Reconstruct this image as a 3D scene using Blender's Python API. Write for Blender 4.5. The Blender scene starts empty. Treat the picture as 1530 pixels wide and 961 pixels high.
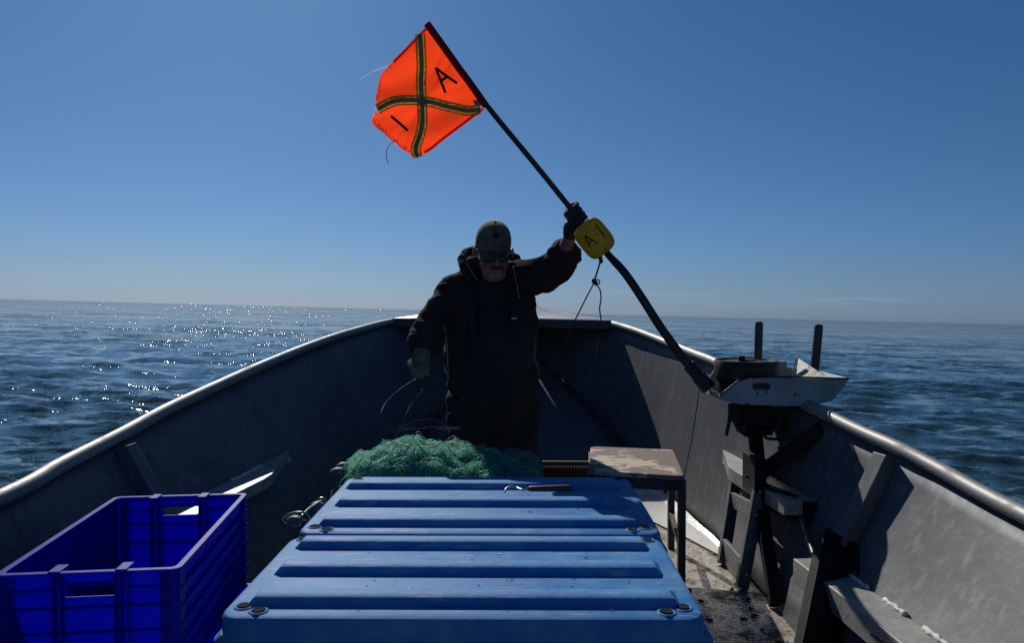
import bpy, bmesh, math, random
import numpy as np
from mathutils import Vector, Matrix, noise, geometry
R = math.radians
random.seed(7); np.random.seed(7)
S = bpy.context.scene
COL = S.collection

# ------------------------------------------------------------------ camera
W0, H0, F = 1530.0, 961.0, 1150.0          # reference pixels, focal length in pixels
EYE = 1.20                                  # eye above the skiff's floor
CAM_WORLD_Z = 1.40
Mb = Matrix.Translation((0, 0, EYE)) @ Matrix.Rotation(R(0.5), 4, 'Z') @ Matrix.Rotation(R(90 - 1.77), 4, 'X')
Mw = (Matrix.Translation((0, 0, CAM_WORLD_Z)) @ Matrix.Rotation(R(0.5), 4, 'Z')
      @ Matrix.Rotation(R(90 - 0.70), 4, 'X') @ Matrix.Rotation(R(1.46), 4, 'Z'))
T = Mw @ Mb.inverted()                      # the skiff is trimmed bow-up and heeled a little on the sea
cam_d = bpy.data.cameras.new('camera'); cam = bpy.data.objects.new('camera', cam_d); COL.objects.link(cam)
cam_d.sensor_width = 36; cam_d.lens = 36 * F / W0; cam_d.clip_start = 0.05; cam_d.clip_end = 60000
cam.matrix_world = Mw; S.camera = cam

# ------------------------------------------------------------------ light
SUN_AZ, SUN_EL = 21.0, 35.0                 # degrees left of straight ahead, above horizon
w = bpy.data.worlds.new("World"); S.world = w; w.use_nodes = True
nt = w.node_tree; N = nt.nodes; L = nt.links
bg = N['Background']
sky = N.new('ShaderNodeTexSky'); sky.sky_type = 'NISHITA'; sky.sun_disc = False
sky.sun_elevation = R(SUN_EL); sky.sun_rotation = R(-SUN_AZ)
sky.air_density = 1.0; sky.dust_density = 0.4; sky.ozone_density = 2.5; sky.altitude = 0
tc0 = N.new('ShaderNodeTexCoord'); sp0 = N.new('ShaderNodeSeparateXYZ'); L.new(tc0.outputs['Generated'], sp0.inputs[0])
rp0 = N.new('ShaderNodeValToRGB'); L.new(sp0.outputs[2], rp0.inputs[0])
e_ = rp0.color_ramp.elements; e_[0].position = 0; e_[0].color = (.58 / 2, .89 / 2, 1.78 / 2, 1); e_[1].position = .4; e_[1].color = (.455 / 2, .88 / 2, 1.31 / 2, 1)
for p_, c_ in ((.045, (.565, .88, 1.5)), (.2, (.50, .87, 1.32))):
    q_ = e_.new(p_); q_.color = (c_[0] / 2, c_[1] / 2, c_[2] / 2, 1)
hsv = N.new('ShaderNodeMix'); hsv.data_type = 'RGBA'; hsv.blend_type = 'MULTIPLY'; hsv.inputs['Factor'].default_value = 1
vm0 = N.new('ShaderNodeVectorMath'); vm0.operation = 'SCALE'; vm0.inputs['Scale'].default_value = 2.0; L.new(rp0.outputs[0], vm0.inputs[0])
L.new(sky.outputs[0], hsv.inputs['A']); L.new(vm0.outputs[0], hsv.inputs['B'])
# thin streaks of cloud low over the horizon
tc = N.new('ShaderNodeTexCoord'); mp = N.new('ShaderNodeMapping'); mp.inputs['Scale'].default_value = (3.0, 3.0, 70.0)
nz = N.new('ShaderNodeTexNoise'); nz.inputs['Scale'].default_value = 1.7; nz.inputs['Detail'].default_value = 5
L.new(tc.outputs['Generated'], mp.inputs[0]); L.new(mp.outputs[0], nz.inputs['Vector'])
cr = N.new('ShaderNodeMapRange'); cr.inputs[1].default_value = .56; cr.inputs[2].default_value = .8
L.new(nz.outputs[0], cr.inputs[0])
sep = N.new('ShaderNodeSeparateXYZ'); L.new(tc.outputs['Generated'], sep.inputs[0])
b1 = N.new('ShaderNodeMapRange'); b1.inputs[1].default_value = .004; b1.inputs[2].default_value = .016
b2 = N.new('ShaderNodeMapRange'); b2.inputs[1].default_value = .05; b2.inputs[2].default_value = .022
L.new(sep.outputs[2], b1.inputs[0]); L.new(sep.outputs[2], b2.inputs[0])
m1 = N.new('ShaderNodeMath'); m1.operation = 'MULTIPLY'; m2 = N.new('ShaderNodeMath'); m2.operation = 'MULTIPLY'
m3 = N.new('ShaderNodeMath'); m3.operation = 'MULTIPLY'; m3.inputs[1].default_value = .6
L.new(b1.outputs[0], m1.inputs[0]); L.new(b2.outputs[0], m1.inputs[1]); L.new(m1.outputs[0], m2.inputs[0]); L.new(cr.outputs[0], m2.inputs[1]); L.new(m2.outputs[0], m3.inputs[0])
mx = N.new('ShaderNodeMix'); mx.data_type = 'RGBA'; mx.inputs['B'].default_value = (9, 11, 13, 1)
L.new(m3.outputs[0], mx.inputs['Factor']); L.new(hsv.outputs['Result'], mx.inputs['A'])
L.new(mx.outputs['Result'], bg.inputs['Color']); bg.inputs['Strength'].default_value = 0.05
sd = bpy.data.lights.new('sun', 'SUN'); sd.energy = 5.0; sd.angle = R(0.5); sd.color = (1, .95, .87)
sun = bpy.data.objects.new('sun', sd); COL.objects.link(sun)
to_sun = Vector((-math.sin(R(SUN_AZ)) * math.cos(R(SUN_EL)), math.cos(R(SUN_AZ)) * math.cos(R(SUN_EL)), math.sin(R(SUN_EL))))
sun.rotation_euler = to_sun.to_track_quat('Z', 'Y').to_euler(); sun.location = (-10, 30, 30)
S.view_settings.view_transform = 'Standard'; S.view_settings.look = 'None'
S.view_settings.exposure = -0.42; S.view_settings.gamma = 1; S.view_settings.use_curve_mapping = False
S.render.engine = 'CYCLES'
try:
    S.cycles.use_denoising = False      # keeps the sea's pin-point glints sharp
except Exception: pass
S.cycles.sample_clamp_indirect = 1.2; S.cycles.use_adaptive_sampling = False; S.cycles.max_bounces = 8; S.cycles.caustics_reflective = False; S.cycles.caustics_refractive = False

# ------------------------------------------------------------------ helpers
MbR = Mb.to_3x3()
def P(px, py, d):
    """point in the skiff's frame seen at reference pixel (px,py), d metres ahead of the eye"""
    v = MbR @ Vector(((px - W0 / 2) / F, (H0 / 2 - py) / F, -1))
    v *= d / v.y
    return Vector((v.x, v.y, v.z + EYE))
def PZ(px, py, z):
    v = MbR @ Vector(((px - W0 / 2) / F, (H0 / 2 - py) / F, -1))
    v *= (z - EYE) / v.z
    return Vector((v.x, v.y, z))

class MB:
    def __init__(s): s.v = []; s.f = []
    def add(s, vs, fs):
        n = len(s.v); s.v += [tuple(p) for p in vs]; s.f += [tuple(i + n for i in f) for f in fs]; return s
    def box(s, c, size, rot=None):
        c = Vector(c); h = Vector(size) / 2; M = rot or Matrix.Identity(3)
        vs = [c + M @ Vector((x * h.x, y * h.y, z * h.z)) for z in (-1, 1) for y in (-1, 1) for x in (-1, 1)]
        return s.add(vs, [(0, 2, 3, 1), (4, 5, 7, 6), (0, 1, 5, 4), (2, 6, 7, 3), (0, 4, 6, 2), (1, 3, 7, 5)])
    def hexa(s, a, b):                       # two quads (4 points each), bottom a, top b
        return s.add(list(a) + list(b), [(3, 2, 1, 0), (4, 5, 6, 7), (0, 1, 5, 4), (1, 2, 6, 5), (2, 3, 7, 6), (3, 0, 4, 7)])
    def bar(s, a, b, wx, wz, up=(0, 0, 1)):  # rectangular bar
        a = Vector(a); b = Vector(b); d = (b - a).normalized(); sx = d.cross(Vector(up))
        if sx.length < 1e-3: sx = d.cross(Vector((1, 0, 0)))
        sx.normalize(); uz = sx.cross(d).normalized()
        q = lambda p: [p + sx * i * wx / 2 + uz * j * wz / 2 for i, j in ((-1, -1), (1, -1), (1, 1), (-1, 1))]
        return s.hexa(q(a), q(b))
    def tube(s, pts, r, n=10, caps=True):
        pts = [Vector(p) for p in pts]; rs = r if hasattr(r, '__len__') else [r] * len(pts)
        t0 = (pts[1] - pts[0]).normalized(); u = t0.orthogonal().normalized(); vs = []; fs = []
        for i, p in enumerate(pts):
            t = (pts[min(i + 1, len(pts) - 1)] - pts[max(i - 1, 0)])
            t = t.normalized() if t.length > 1e-9 else t0
            u = (u - t * u.dot(t)); u = u.normalized() if u.length > 1e-6 else t.orthogonal().normalized()
            w_ = t.cross(u)
            for k in range(n):
                a = 2 * math.pi * k / n; vs.append(p + (u * math.cos(a) + w_ * math.sin(a)) * rs[i])
        for i in range(len(pts) - 1):
            for k in range(n):
                fs.append((i * n + k, i * n + (k + 1) % n, (i + 1) * n + (k + 1) % n, (i + 1) * n + k))
        if caps: fs.append(tuple(range(n))[::-1]); fs.append(tuple((len(pts) - 1) * n + k for k in range(n)))
        return s.add(vs, fs)
    def lathe(s, c, prof, n=32, axis=(0, 0, 1)):   # prof: (radius, height)
        q = Vector((0, 0, 1)).rotation_difference(Vector(axis)); c = Vector(c); vs = []; fs = []
        for r, z in prof:
            for k in range(n):
                a = 2 * math.pi * k / n; vs.append(c + q @ Vector((r * math.cos(a), r * math.sin(a), z)))
        for i in range(len(prof) - 1):
            for k in range(n): fs.append((i * n + k, i * n + (k + 1) % n, (i + 1) * n + (k + 1) % n, (i + 1) * n + k))
        fs.append(tuple(range(n))[::-1]); fs.append(tuple((len(prof) - 1) * n + k for k in range(n)))
        return s.add(vs, fs)
    def ball(s, c, rad, n=14, M=None):
        c = Vector(c); rad = Vector(rad) if hasattr(rad, '__len__') else Vector((rad,) * 3); M = M or Matrix.Identity(3)
        vs = [c + M @ Vector((0, 0, -rad.z))]; fs = []; m = n // 2 + 1
        for i in range(1, m):
            ph = math.pi * i / m - math.pi / 2
            for k in range(n):
                a = 2 * math.pi * k / n
                vs.append(c + M @ Vector((rad.x * math.cos(ph) * math.cos(a), rad.y * math.cos(ph) * math.sin(a), rad.z * math.sin(ph))))
        vs.append(c + M @ Vector((0, 0, rad.z)))
        for k in range(n): fs.append((0, 1 + (k + 1) % n, 1 + k))
        for i in range(m - 2):
            for k in range(n):
                a = 1 + i * n; b = a + n; fs.append((a + k, a + (k + 1) % n, b + (k + 1) % n, b + k))
        a = 1 + (m - 2) * n; top = len(vs) - 1
        for k in range(n): fs.append((a + k, a + (k + 1) % n, top))
        return s.add(vs, fs)
    def chain(s, pts, rs, n=14):              # tapered limb with round joints
        pts = [Vector(p) for p in pts]
        for a, b, ra, rb in zip(pts[:-1], pts[1:], rs[:-1], rs[1:]):
            k = 5; s.tube([a.lerp(b, t / k) for t in range(k + 1)], [ra + (rb - ra) * t / k for t in range(k + 1)], n)
        for p, r in zip(pts, rs): s.ball(p, r, n)
        return s
    def loft(s, secs):
        n = len(secs[0]); vs = [p for q in secs for p in q]; fs = []
        for i in range(len(secs) - 1):
            for k in range(n): fs.append((i * n + k, i * n + (k + 1) % n, (i + 1) * n + (k + 1) % n, (i + 1) * n + k))
        fs.append(tuple(range(n))[::-1]); fs.append(tuple((len(secs) - 1) * n + k for k in range(n)))
        return s.add(vs, fs)
    def grid(s, rows, close=False):
        n = len(rows[0]); vs = [p for r_ in rows for p in r_]; fs = []
        for i in range(len(rows) - 1):
            for k in range(n - 1): fs.append((i * n + k, i * n + k + 1, (i + 1) * n + k + 1, (i + 1) * n + k))
        return s.add(vs, fs)

def finish(name, me, mat, parent, base, smooth, bevel, solid, subsurf, autos):
    if mat is not None: me.materials.append(mat)
    o = bpy.data.objects.new(name, me); COL.objects.link(o)
    if parent is not None:
        o.parent = parent
        b = parent
        off = Vector((0, 0, 0))
        while b is not None: off += b.location; b = b.parent
        me.transform(Matrix.Translation(-off))
    elif base is not None:
        me.transform(Matrix.Translation(-Vector(base))); o.location = base
    if solid:
        m = o.modifiers.new('solid', 'SOLIDIFY'); m.thickness = solid; m.offset = 0
    if bevel:
        m = o.modifiers.new('bevel', 'BEVEL'); m.width = bevel; m.segments = 2; m.limit_method = 'ANGLE'; m.angle_limit = R(35)
    if subsurf:
        m = o.modifiers.new('sub', 'SUBSURF'); m.levels = subsurf; m.render_levels = subsurf
    if smooth: me.polygons.foreach_set('use_smooth', [True] * len(me.polygons))
    if autos:
        me.polygons.foreach_set('use_smooth', [True] * len(me.polygons)); me.set_sharp_from_angle(angle=R(autos))
    me.update()
    return o
def obj(name, mb, mat, parent=None, base=None, smooth=False, bevel=0, solid=0, subsurf=0, autos=0):
    me = bpy.data.meshes.new(name); me.from_pydata(mb.v, [], mb.f); me.update()
    bm = bmesh.new(); bm.from_mesh(me); bmesh.ops.recalc_face_normals(bm, faces=bm.faces); bm.to_mesh(me); bm.free()
    return finish(name, me, mat, parent, base, smooth, bevel, solid, subsurf, autos)
def tag(o, label=None, cat=None, group=None, kind=None):
    if label: o['label'] = label
    if cat: o['category'] = cat
    if group: o['group'] = group
    if kind: o['kind'] = kind
    return o
def thing(name, label, cat, loc, group=None):
    o = bpy.data.objects.new(name, None); COL.objects.link(o); o.location = loc; o.empty_display_size = .1
    return tag(o, label, cat, group)
def blob(name, mb, mat, parent, voxel=.008, smooth=6, folds=0, fscale=12, base=None, fn=None):
    """overlapping limbs fused into one continuous skin"""
    me = bpy.data.meshes.new('tmp'); me.from_pydata(mb.v, [], mb.f); me.update()
    bm = bmesh.new(); bm.from_mesh(me); bm.to_mesh(me); bm.free()
    o = bpy.data.objects.new('tmp', me); COL.objects.link(o)
    m = o.modifiers.new('r', 'REMESH'); m.mode = 'VOXEL'; m.voxel_size = voxel
    if smooth:
        m = o.modifiers.new('s', 'SMOOTH'); m.iterations = smooth; m.factor = .5
    dg = bpy.context.evaluated_depsgraph_get(); dg.update()
    me2 = bpy.data.meshes.new_from_object(o.evaluated_get(dg))
    bpy.data.objects.remove(o); bpy.data.meshes.remove(me); me2.name = name
    if folds or fn:
        no = [v.normal.copy() for v in me2.vertices]
        for v, nn in zip(me2.vertices, no):
            p = v.co
            if folds:
                a = noise.noise(Vector((p.x * fscale, p.y * fscale, p.z * fscale * 1.6)))
                b = 1 - abs(noise.noise(Vector((p.x * fscale * 1.3 + 9, p.y * fscale * 1.3, p.z * fscale * 2.6)))) * 2
                v.co = p + nn * folds * (a + .8 * max(b, 0) ** 2)
            if fn: v.co = fn(v.co.copy(), nn)
    return finish(name, me2, mat, parent, base, True, 0, 0, 0, 0)

def lerp_tab(tab, x):
    xs = [t[0] for t in tab]
    return [float(np.interp(x, xs, [t[i] for t in tab])) for i in range(1, len(tab[0]))]
def spline(pts, n=8):
    pts = [Vector(p) for p in pts]; q = [pts[0] * 2 - pts[1]] + pts + [pts[-1] * 2 - pts[-2]]; out = []
    for i in range(1, len(q) - 2):
        a, b, c, d = q[i - 1:i + 3]
        for k in range(n):
            t = k / n; out.append(.5 * ((2 * b) + (c - a) * t + (2 * a - 5 * b + 4 * c - d) * t * t + (3 * b - a - 3 * c + d) * t ** 3))
    return out + [pts[-1]]

# ------------------------------------------------------------------ materials
def mat(name, col, rough=.6, metal=0, var=.0, vcol=None, vscale=6, vlo=.45, vhi=.65, bump=0, bscale=60, stretch=None,
        rvar=0, trans=0, spec=.5, sss=0, vdetail=6, detail2=None, bdist=.01, tcol=None):
    m = bpy.data.materials.new(name); m.use_nodes = True
    n = m.node_tree.nodes; l = m.node_tree.links; p = n['Principled BSDF']; out = n['Material Output']
    p.inputs['Base Color'].default_value = (*col, 1); p.inputs['Roughness'].default_value = rough
    p.inputs['Metallic'].default_value = metal; p.inputs['Specular IOR Level'].default_value = spec
    t = n.new('ShaderNodeTexCoord'); mp_ = n.new('ShaderNodeMapping'); l.new(t.outputs['Object'], mp_.inputs[0])
    if stretch: mp_.inputs['Scale'].default_value = stretch
    last = None
    if vcol:
        a = n.new('ShaderNodeTexNoise'); a.inputs['Scale'].default_value = vscale; a.inputs['Detail'].default_value = vdetail; a.inputs['Roughness'].default_value = .65
        l.new(mp_.outputs[0], a.inputs['Vector'])
        r = n.new('ShaderNodeMapRange'); r.inputs[1].default_value = vlo; r.inputs[2].default_value = vhi; l.new(a.outputs[0], r.inputs[0])
        x = n.new('ShaderNodeMix'); x.data_type = 'RGBA'; x.inputs['A'].default_value = (*col, 1); x.inputs['B'].default_value = (*vcol, 1)
        l.new(r.outputs[0], x.inputs['Factor']); last = x.outputs['Result']
        if rvar:
            rr = n.new('ShaderNodeMapRange'); rr.inputs[3].default_value = rough; rr.inputs[4].default_value = rough + rvar
            l.new(r.outputs[0], rr.inputs[0]); l.new(rr.outputs[0], p.inputs['Roughness'])
    if detail2:                                # (colour, scale, lo, hi, stretch) fine scratches, specks, drips
        c2, s2, lo, hi, st = detail2
        mp2 = n.new('ShaderNodeMapping'); l.new(t.outputs['Object'], mp2.inputs[0]); mp2.inputs['Scale'].default_value = st
        a = n.new('ShaderNodeTexNoise'); a.inputs['Scale'].default_value = s2; a.inputs['Detail'].default_value = 3; l.new(mp2.outputs[0], a.inputs['Vector'])
        r = n.new('ShaderNodeMapRange'); r.inputs[1].default_value = lo; r.inputs[2].default_value = hi; l.new(a.outputs[0], r.inputs[0])
        x = n.new('ShaderNodeMix'); x.data_type = 'RGBA'; x.inputs['B'].default_value = (*c2, 1)
        if last: l.new(last, x.inputs['A'])
        else: x.inputs['A'].default_value = (*col, 1)
        l.new(r.outputs[0], x.inputs['Factor']); last = x.outputs['Result']
    if last: l.new(last, p.inputs['Base Color'])
    if bump:
        a = n.new('ShaderNodeTexNoise'); a.inputs['Scale'].default_value = bscale; a.inputs['Detail'].default_value = 5; l.new(mp_.outputs[0], a.inputs['Vector'])
        b = n.new('ShaderNodeBump'); b.inputs['Strength'].default_value = bump; b.inputs['Distance'].default_value = bdist
        l.new(a.outputs[0], b.inputs['Height']); l.new(b.outputs[0], p.inputs['Normal'])
    if trans:
        tr = n.new('ShaderNodeBsdfTranslucent'); tr.inputs[0].default_value = (*(tcol or col), 1)
        if last and not tcol: l.new(last, tr.inputs[0])
        ms = n.new('ShaderNodeMixShader'); ms.inputs[0].default_value = trans
        l.new(p.outputs[0], ms.inputs[1]); l.new(tr.outputs[0], ms.inputs[2]); l.new(ms.outputs[0], out.inputs[0])
    return m
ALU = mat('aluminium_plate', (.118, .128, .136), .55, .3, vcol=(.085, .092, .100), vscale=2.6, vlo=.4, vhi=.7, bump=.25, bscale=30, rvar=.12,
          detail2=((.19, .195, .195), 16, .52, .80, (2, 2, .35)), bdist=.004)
ALU_RAIL = mat('rail_aluminium', (.30, .30, .29), .58, .6, vcol=(.26, .26, .25), vscale=9, vlo=.5, vhi=.75, bump=.3, bscale=70, bdist=.002, rvar=.2)
ALU_DARK = mat('oxidised_aluminium', (.07, .07, .07), .6, .3, vcol=(.035, .035, .035), vscale=7, bump=.3, bscale=60, bdist=.003)
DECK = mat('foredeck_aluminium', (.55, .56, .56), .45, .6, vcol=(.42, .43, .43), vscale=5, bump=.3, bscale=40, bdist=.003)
FLOOR = mat('wet_floor_plate', (.52, .47, .40), .26, .3, vcol=(.10, .065, .04), vscale=8, vlo=.50, vhi=.64, bump=.6, bscale=24, rvar=.35,
            detail2=((.02, .016, .012), 45, .62, .68, (1, 1, 1)), bdist=.02)
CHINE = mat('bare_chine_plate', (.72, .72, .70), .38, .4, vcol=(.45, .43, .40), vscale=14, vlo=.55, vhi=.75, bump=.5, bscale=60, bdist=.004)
TOTE = mat('scuffed_blue_polyethylene', (.033, .175, .45), .60, 0, vcol=(.095, .275, .49), vscale=8, vlo=.42, vhi=.66, bump=.5, bscale=25, rvar=.12, spec=.16,
           detail2=((.36, .42, .44), 34, .62, .76, (.22, 2.0, 1)), bdist=.004, vdetail=9)
PLUG = mat('dark_plug', (.02, .022, .025), .9, spec=.05)
CRATE = mat('blue_crate_plastic', (.007, .012, .34), .45, 0, vcol=(.016, .03, .42), vscale=5, spec=.12, trans=.38, tcol=(.012, .05, 1.0), bump=.2, bscale=40, bdist=.002)
ROPE = mat('dark_rope', (.03, .03, .035), .9, bump=.6, bscale=300, bdist=.003)
BLACK = mat('black_paint', (.008, .008, .009), .6, 0, spec=.2, vcol=(.018, .015, .013), vscale=12, bump=.3, bscale=80, bdist=.002)
RUBBER = mat('black_rubber', (.012, .012, .012), .6)
RUST = mat('rusty_flywheel', (.022, .017, .015), .5, .5, vcol=(.07, .045, .03), vscale=14, bump=.5, bscale=70, bdist=.003)
WHITE = mat('chipped_white_paint', (.30, .33, .34), .55, 0, vcol=(.22, .245, .25), vscale=8, bump=.4, bscale=60, bdist=.003,
            detail2=((.12, .09, .06), 24, .63, .68, (1, 1, 1)))
TAN = mat('flaking_tan_paint', (.62, .60, .55), .6, 0, vcol=(.26, .22, .16), vscale=9, vlo=.47, vhi=.5, bump=.6, bscale=60, bdist=.004,
          detail2=((.70, .70, .62), 40, .66, .69, (1, 1, 1)))
WOOD = mat('weathered_plywood', (.50, .41, .31), .75, 0, vcol=(.17, .115, .09), vscale=3.6, vlo=.49, vhi=.52, bump=.7, bscale=40, stretch=(1, 1.3, 1),
           detail2=((.16, .12, .09), 8, .62, .68, (1, 14, 1)), bdist=.004)
HOOD = mat('dark_hoodie_fleece', (.045, .034, .031), .95, 0, vcol=(.028, .022, .020), vscale=20, bump=.5, bscale=160, bdist=.003, spec=.1)
SHIRT = mat('dark_shirt', (.02, .02, .026), .9, bump=.3, bscale=120, spec=.2)
BIB = mat('dark_bib_trousers', (.012, .012, .016), .6, 0, bump=.4, bscale=60, bdist=.004, spec=.3)
SKIN = mat('skin', (.36, .13, .095), .5, 0, vcol=(.26, .085, .065), vscale=30, bump=.2, bscale=120, bdist=.002)
CAPM = mat('faded_green_cap', (.14, .12, .085), .9, 0, vcol=(.075, .07, .045), vscale=18, vlo=.45, vhi=.55, bump=.4, bscale=200, bdist=.002)
PATCH = mat('dark_patch', (.012, .014, .016), .8)
GLASS = mat('sunglasses', (.006, .006, .008), .12)
GLOVE = mat('olive_knit_glove', (.20, .17, .10), .9, 0, vcol=(.10, .085, .05), vscale=60, bump=.8, bscale=220, bdist=.004, spec=.2)
GLOVEB = mat('dark_rubber_glove', (.02, .018, .016), .7, 0, bump=.6, bscale=150, bdist=.003)
HAIR = mat('short_brown_hair', (.03, .02, .014), .9, bump=.6, bscale=200)
ORANGE = mat('fluorescent_orange_cloth', (1.0, .085, .012), .8, 0, trans=.72, tcol=(1.0, .06, .012), bump=.25, bscale=9, bdist=.02)
SLEEVE = mat('dark_red_sleeve', (.42, .015, .012), .8, 0, trans=.40, tcol=(.50, .012, .010), bump=.4, bscale=60, bdist=.003)
TAPE_Y = mat('yellow_green_tape', (.40, .40, .03), .6, 0, trans=.5, tcol=(.32, .22, .01))
TAPE_G = mat('grey_reflective_tape', (.17, .15, .10), .6, 0, trans=.10, tcol=(.3, .2, .1))
INK = mat('black_marker', (.006, .005, .005), .8)
PATCHL = mat('printed_label', (.20, .12, .16), .7, 0, vcol=(.5, .4, .4), vscale=240, vlo=.5, vhi=.52)
THREAD = mat('frayed_thread', (1.0, .82, .78), .8, 0, trans=.75, tcol=(1.0, .85, .8))
POLE = mat('dark_pole', (.018, .012, .010), .4, 0, vcol=(.05, .018, .012), vscale=8, bump=.2, bscale=60, bdist=.002)
YELLOW = mat('yellow_float', (.50, .38, .012), .42, 0, vcol=(.40, .28, .01), vscale=14, bump=.3, bscale=40, bdist=.003, trans=.34, tcol=(.80, .58, .0),
             detail2=((.18, .09, .01), 30, .64, .68, (1, 1, 1)))
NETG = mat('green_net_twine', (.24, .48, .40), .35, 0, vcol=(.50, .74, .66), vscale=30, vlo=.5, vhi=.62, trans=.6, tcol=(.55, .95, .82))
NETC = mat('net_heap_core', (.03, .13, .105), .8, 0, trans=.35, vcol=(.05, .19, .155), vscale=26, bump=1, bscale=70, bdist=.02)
LINE = mat('violet_line', (.10, .085, .14), .6, 0)
CABLE = mat('grey_cable_jacket', (.06, .06, .062), .45, spec=.6)
CORK = mat('grey_float', (.14, .16, .17), .6, 0, vcol=(.07, .08, .09), vscale=20)
METAL = mat('galvanised_steel', (.4, .4, .38), .35, .9, vcol=(.25, .22, .2), vscale=30)
REDH = mat('red_handle', (.13, .012, .011), .5, 0, vcol=(.012, .01, .01), vscale=1)
FOAM = mat('white_weld_filler', (.75, .74, .68), .7, 0, vcol=(.55, .53, .46), vscale=30, bump=.8, bscale=120, bdist=.006)
GRATE = mat('brown_mesh', (.075, .058, .045), .7, .2)
DIRT = mat('wet_debris', (.012, .010, .008), .6)

# ================================================================== SEA
def build_sea():
    rings = [0.9]
    while rings[-1] < 16000:
        r = rings[-1]; rings.append(r + max(.045, r * r * .00062 if r < 40 else r * .026))
    rings = np.array(rings)
    na = 900
    front = np.linspace(-58, 58, 700); back = np.linspace(58, 302, 122)[1:-1]
    az = np.radians(np.concatenate([front, back])); na = len(az)
    rr, aa = np.meshgrid(rings, az, indexing='ij')
    X = rr * np.sin(aa); Y = rr * np.cos(aa); dr = np.gradient(rings)[:, None] * np.ones_like(X)
    Z = np.zeros_like(X); DX = np.zeros_like(X); DY = np.zeros_like(X)
    rng = np.random.RandomState(3)
    for i in range(110):
        lam = .30 * (6.0 / .30) ** (rng.rand() ** 1.15)
        th = math.radians(-96 + rng.randn() * 26)
        amp = .0040 * lam ** .80 * (.6 + .8 * rng.rand()) * (.22 if lam > 3 else .48 if lam > 1.4 else 1.25)
        k = 2 * math.pi / lam; ph = rng.rand() * 6.28
        fade = np.clip(lam / (2.2 * np.maximum(dr, rr * .003)) - .35, 0, 1)
        arg = k * (X * math.cos(th) + Y * math.sin(th)) + ph
        Z += amp * fade * np.cos(arg); s_ = np.sin(arg) * amp * fade * .75
        DX -= s_ * math.cos(th); DY -= s_ * math.sin(th)
    X2 = X + DX; Y2 = Y + DY
    inside = (np.abs(X + .03) < .80) & (Y < 5.6) & (Y > -2.4)
    Z = np.where(inside, -.35, Z)
    v = np.stack([X2, Y2, Z], -1).reshape(-1, 3); nr = len(rings)
    i, k = np.meshgrid(np.arange(nr - 1), np.arange(na), indexing='ij'); k2 = (k + 1) % na
    q = np.stack([i * na + k, i * na + k2, (i + 1) * na + k2, (i + 1) * na + k], -1).reshape(-1, 4)[:, ::-1]
    me = bpy.data.meshes.new('sea'); me.vertices.add(len(v)); me.vertices.foreach_set('co', v.ravel())
    me.loops.add(q.size); me.loops.foreach_set('vertex_index', q.ravel()); me.polygons.add(len(q))
    me.polygons.foreach_set('loop_start', np.arange(0, q.size, 4)); me.polygons.foreach_set('loop_total', np.full(len(q), 4))
    me.polygons.foreach_set('use_smooth', np.ones(len(q), bool)); me.update(); me.validate()
    m = bpy.data.materials.new('sea_water'); m.use_nodes = True; n = m.node_tree.nodes; l = m.node_tree.links; p = n['Principled BSDF']
    p.inputs['Base Color'].default_value = (.018, .046, .055, 1); p.inputs['Roughness'].default_value = .035; p.inputs['IOR'].default_value = 1.333
    t = n.new('ShaderNodeTexCoord')
    geo = n.new('ShaderNodeNewGeometry'); acc = geo.outputs['Normal']
    for sc, st, k, rot, det in ((.16, (.5, 1.4, 1), .45, .05, 2), (1.3, (.5, 1.4, 1), .75, .10, 3), (6.0, (.6, 1.3, 1), .75, -.15, 3), (26, (.8, 1.2, 1), .50, .3, 2)):
        mp_ = n.new('ShaderNodeMapping'); mp_.inputs['Scale'].default_value = st; mp_.inputs['Rotation'].default_value = (0, 0, rot)
        l.new(t.outputs['Object'], mp_.inputs[0]); a = n.new('ShaderNodeTexNoise'); a.inputs['Scale'].default_value = sc; a.inputs['Detail'].default_value = det
        l.new(mp_.outputs[0], a.inputs['Vector'])
        sb = n.new('ShaderNodeVectorMath'); sb.operation = 'SUBTRACT'; sb.inputs[1].default_value = (.5, .5, .5); l.new(a.outputs['Color'], sb.inputs[0])
        mu = n.new('ShaderNodeVectorMath'); mu.operation = 'MULTIPLY'; mu.inputs[1].default_value = (k * 1.25, k * 1.2, 0); l.new(sb.outputs[0], mu.inputs[0])
        ad = n.new('ShaderNodeVectorMath'); ad.operation = 'ADD'; l.new(acc, ad.inputs[0]); l.new(mu.outputs[0], ad.inputs[1]); acc = ad.outputs[0]
    nm = n.new('ShaderNodeVectorMath'); nm.operation = 'NORMALIZE'; l.new(acc, nm.inputs[0]); l.new(nm.outputs[0], p.inputs['Normal'])
    me.materials.append(m); o = bpy.data.objects.new('sea', me); COL.objects.link(o); o['kind'] = 'structure'
    return o
sea = build_sea()

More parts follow.
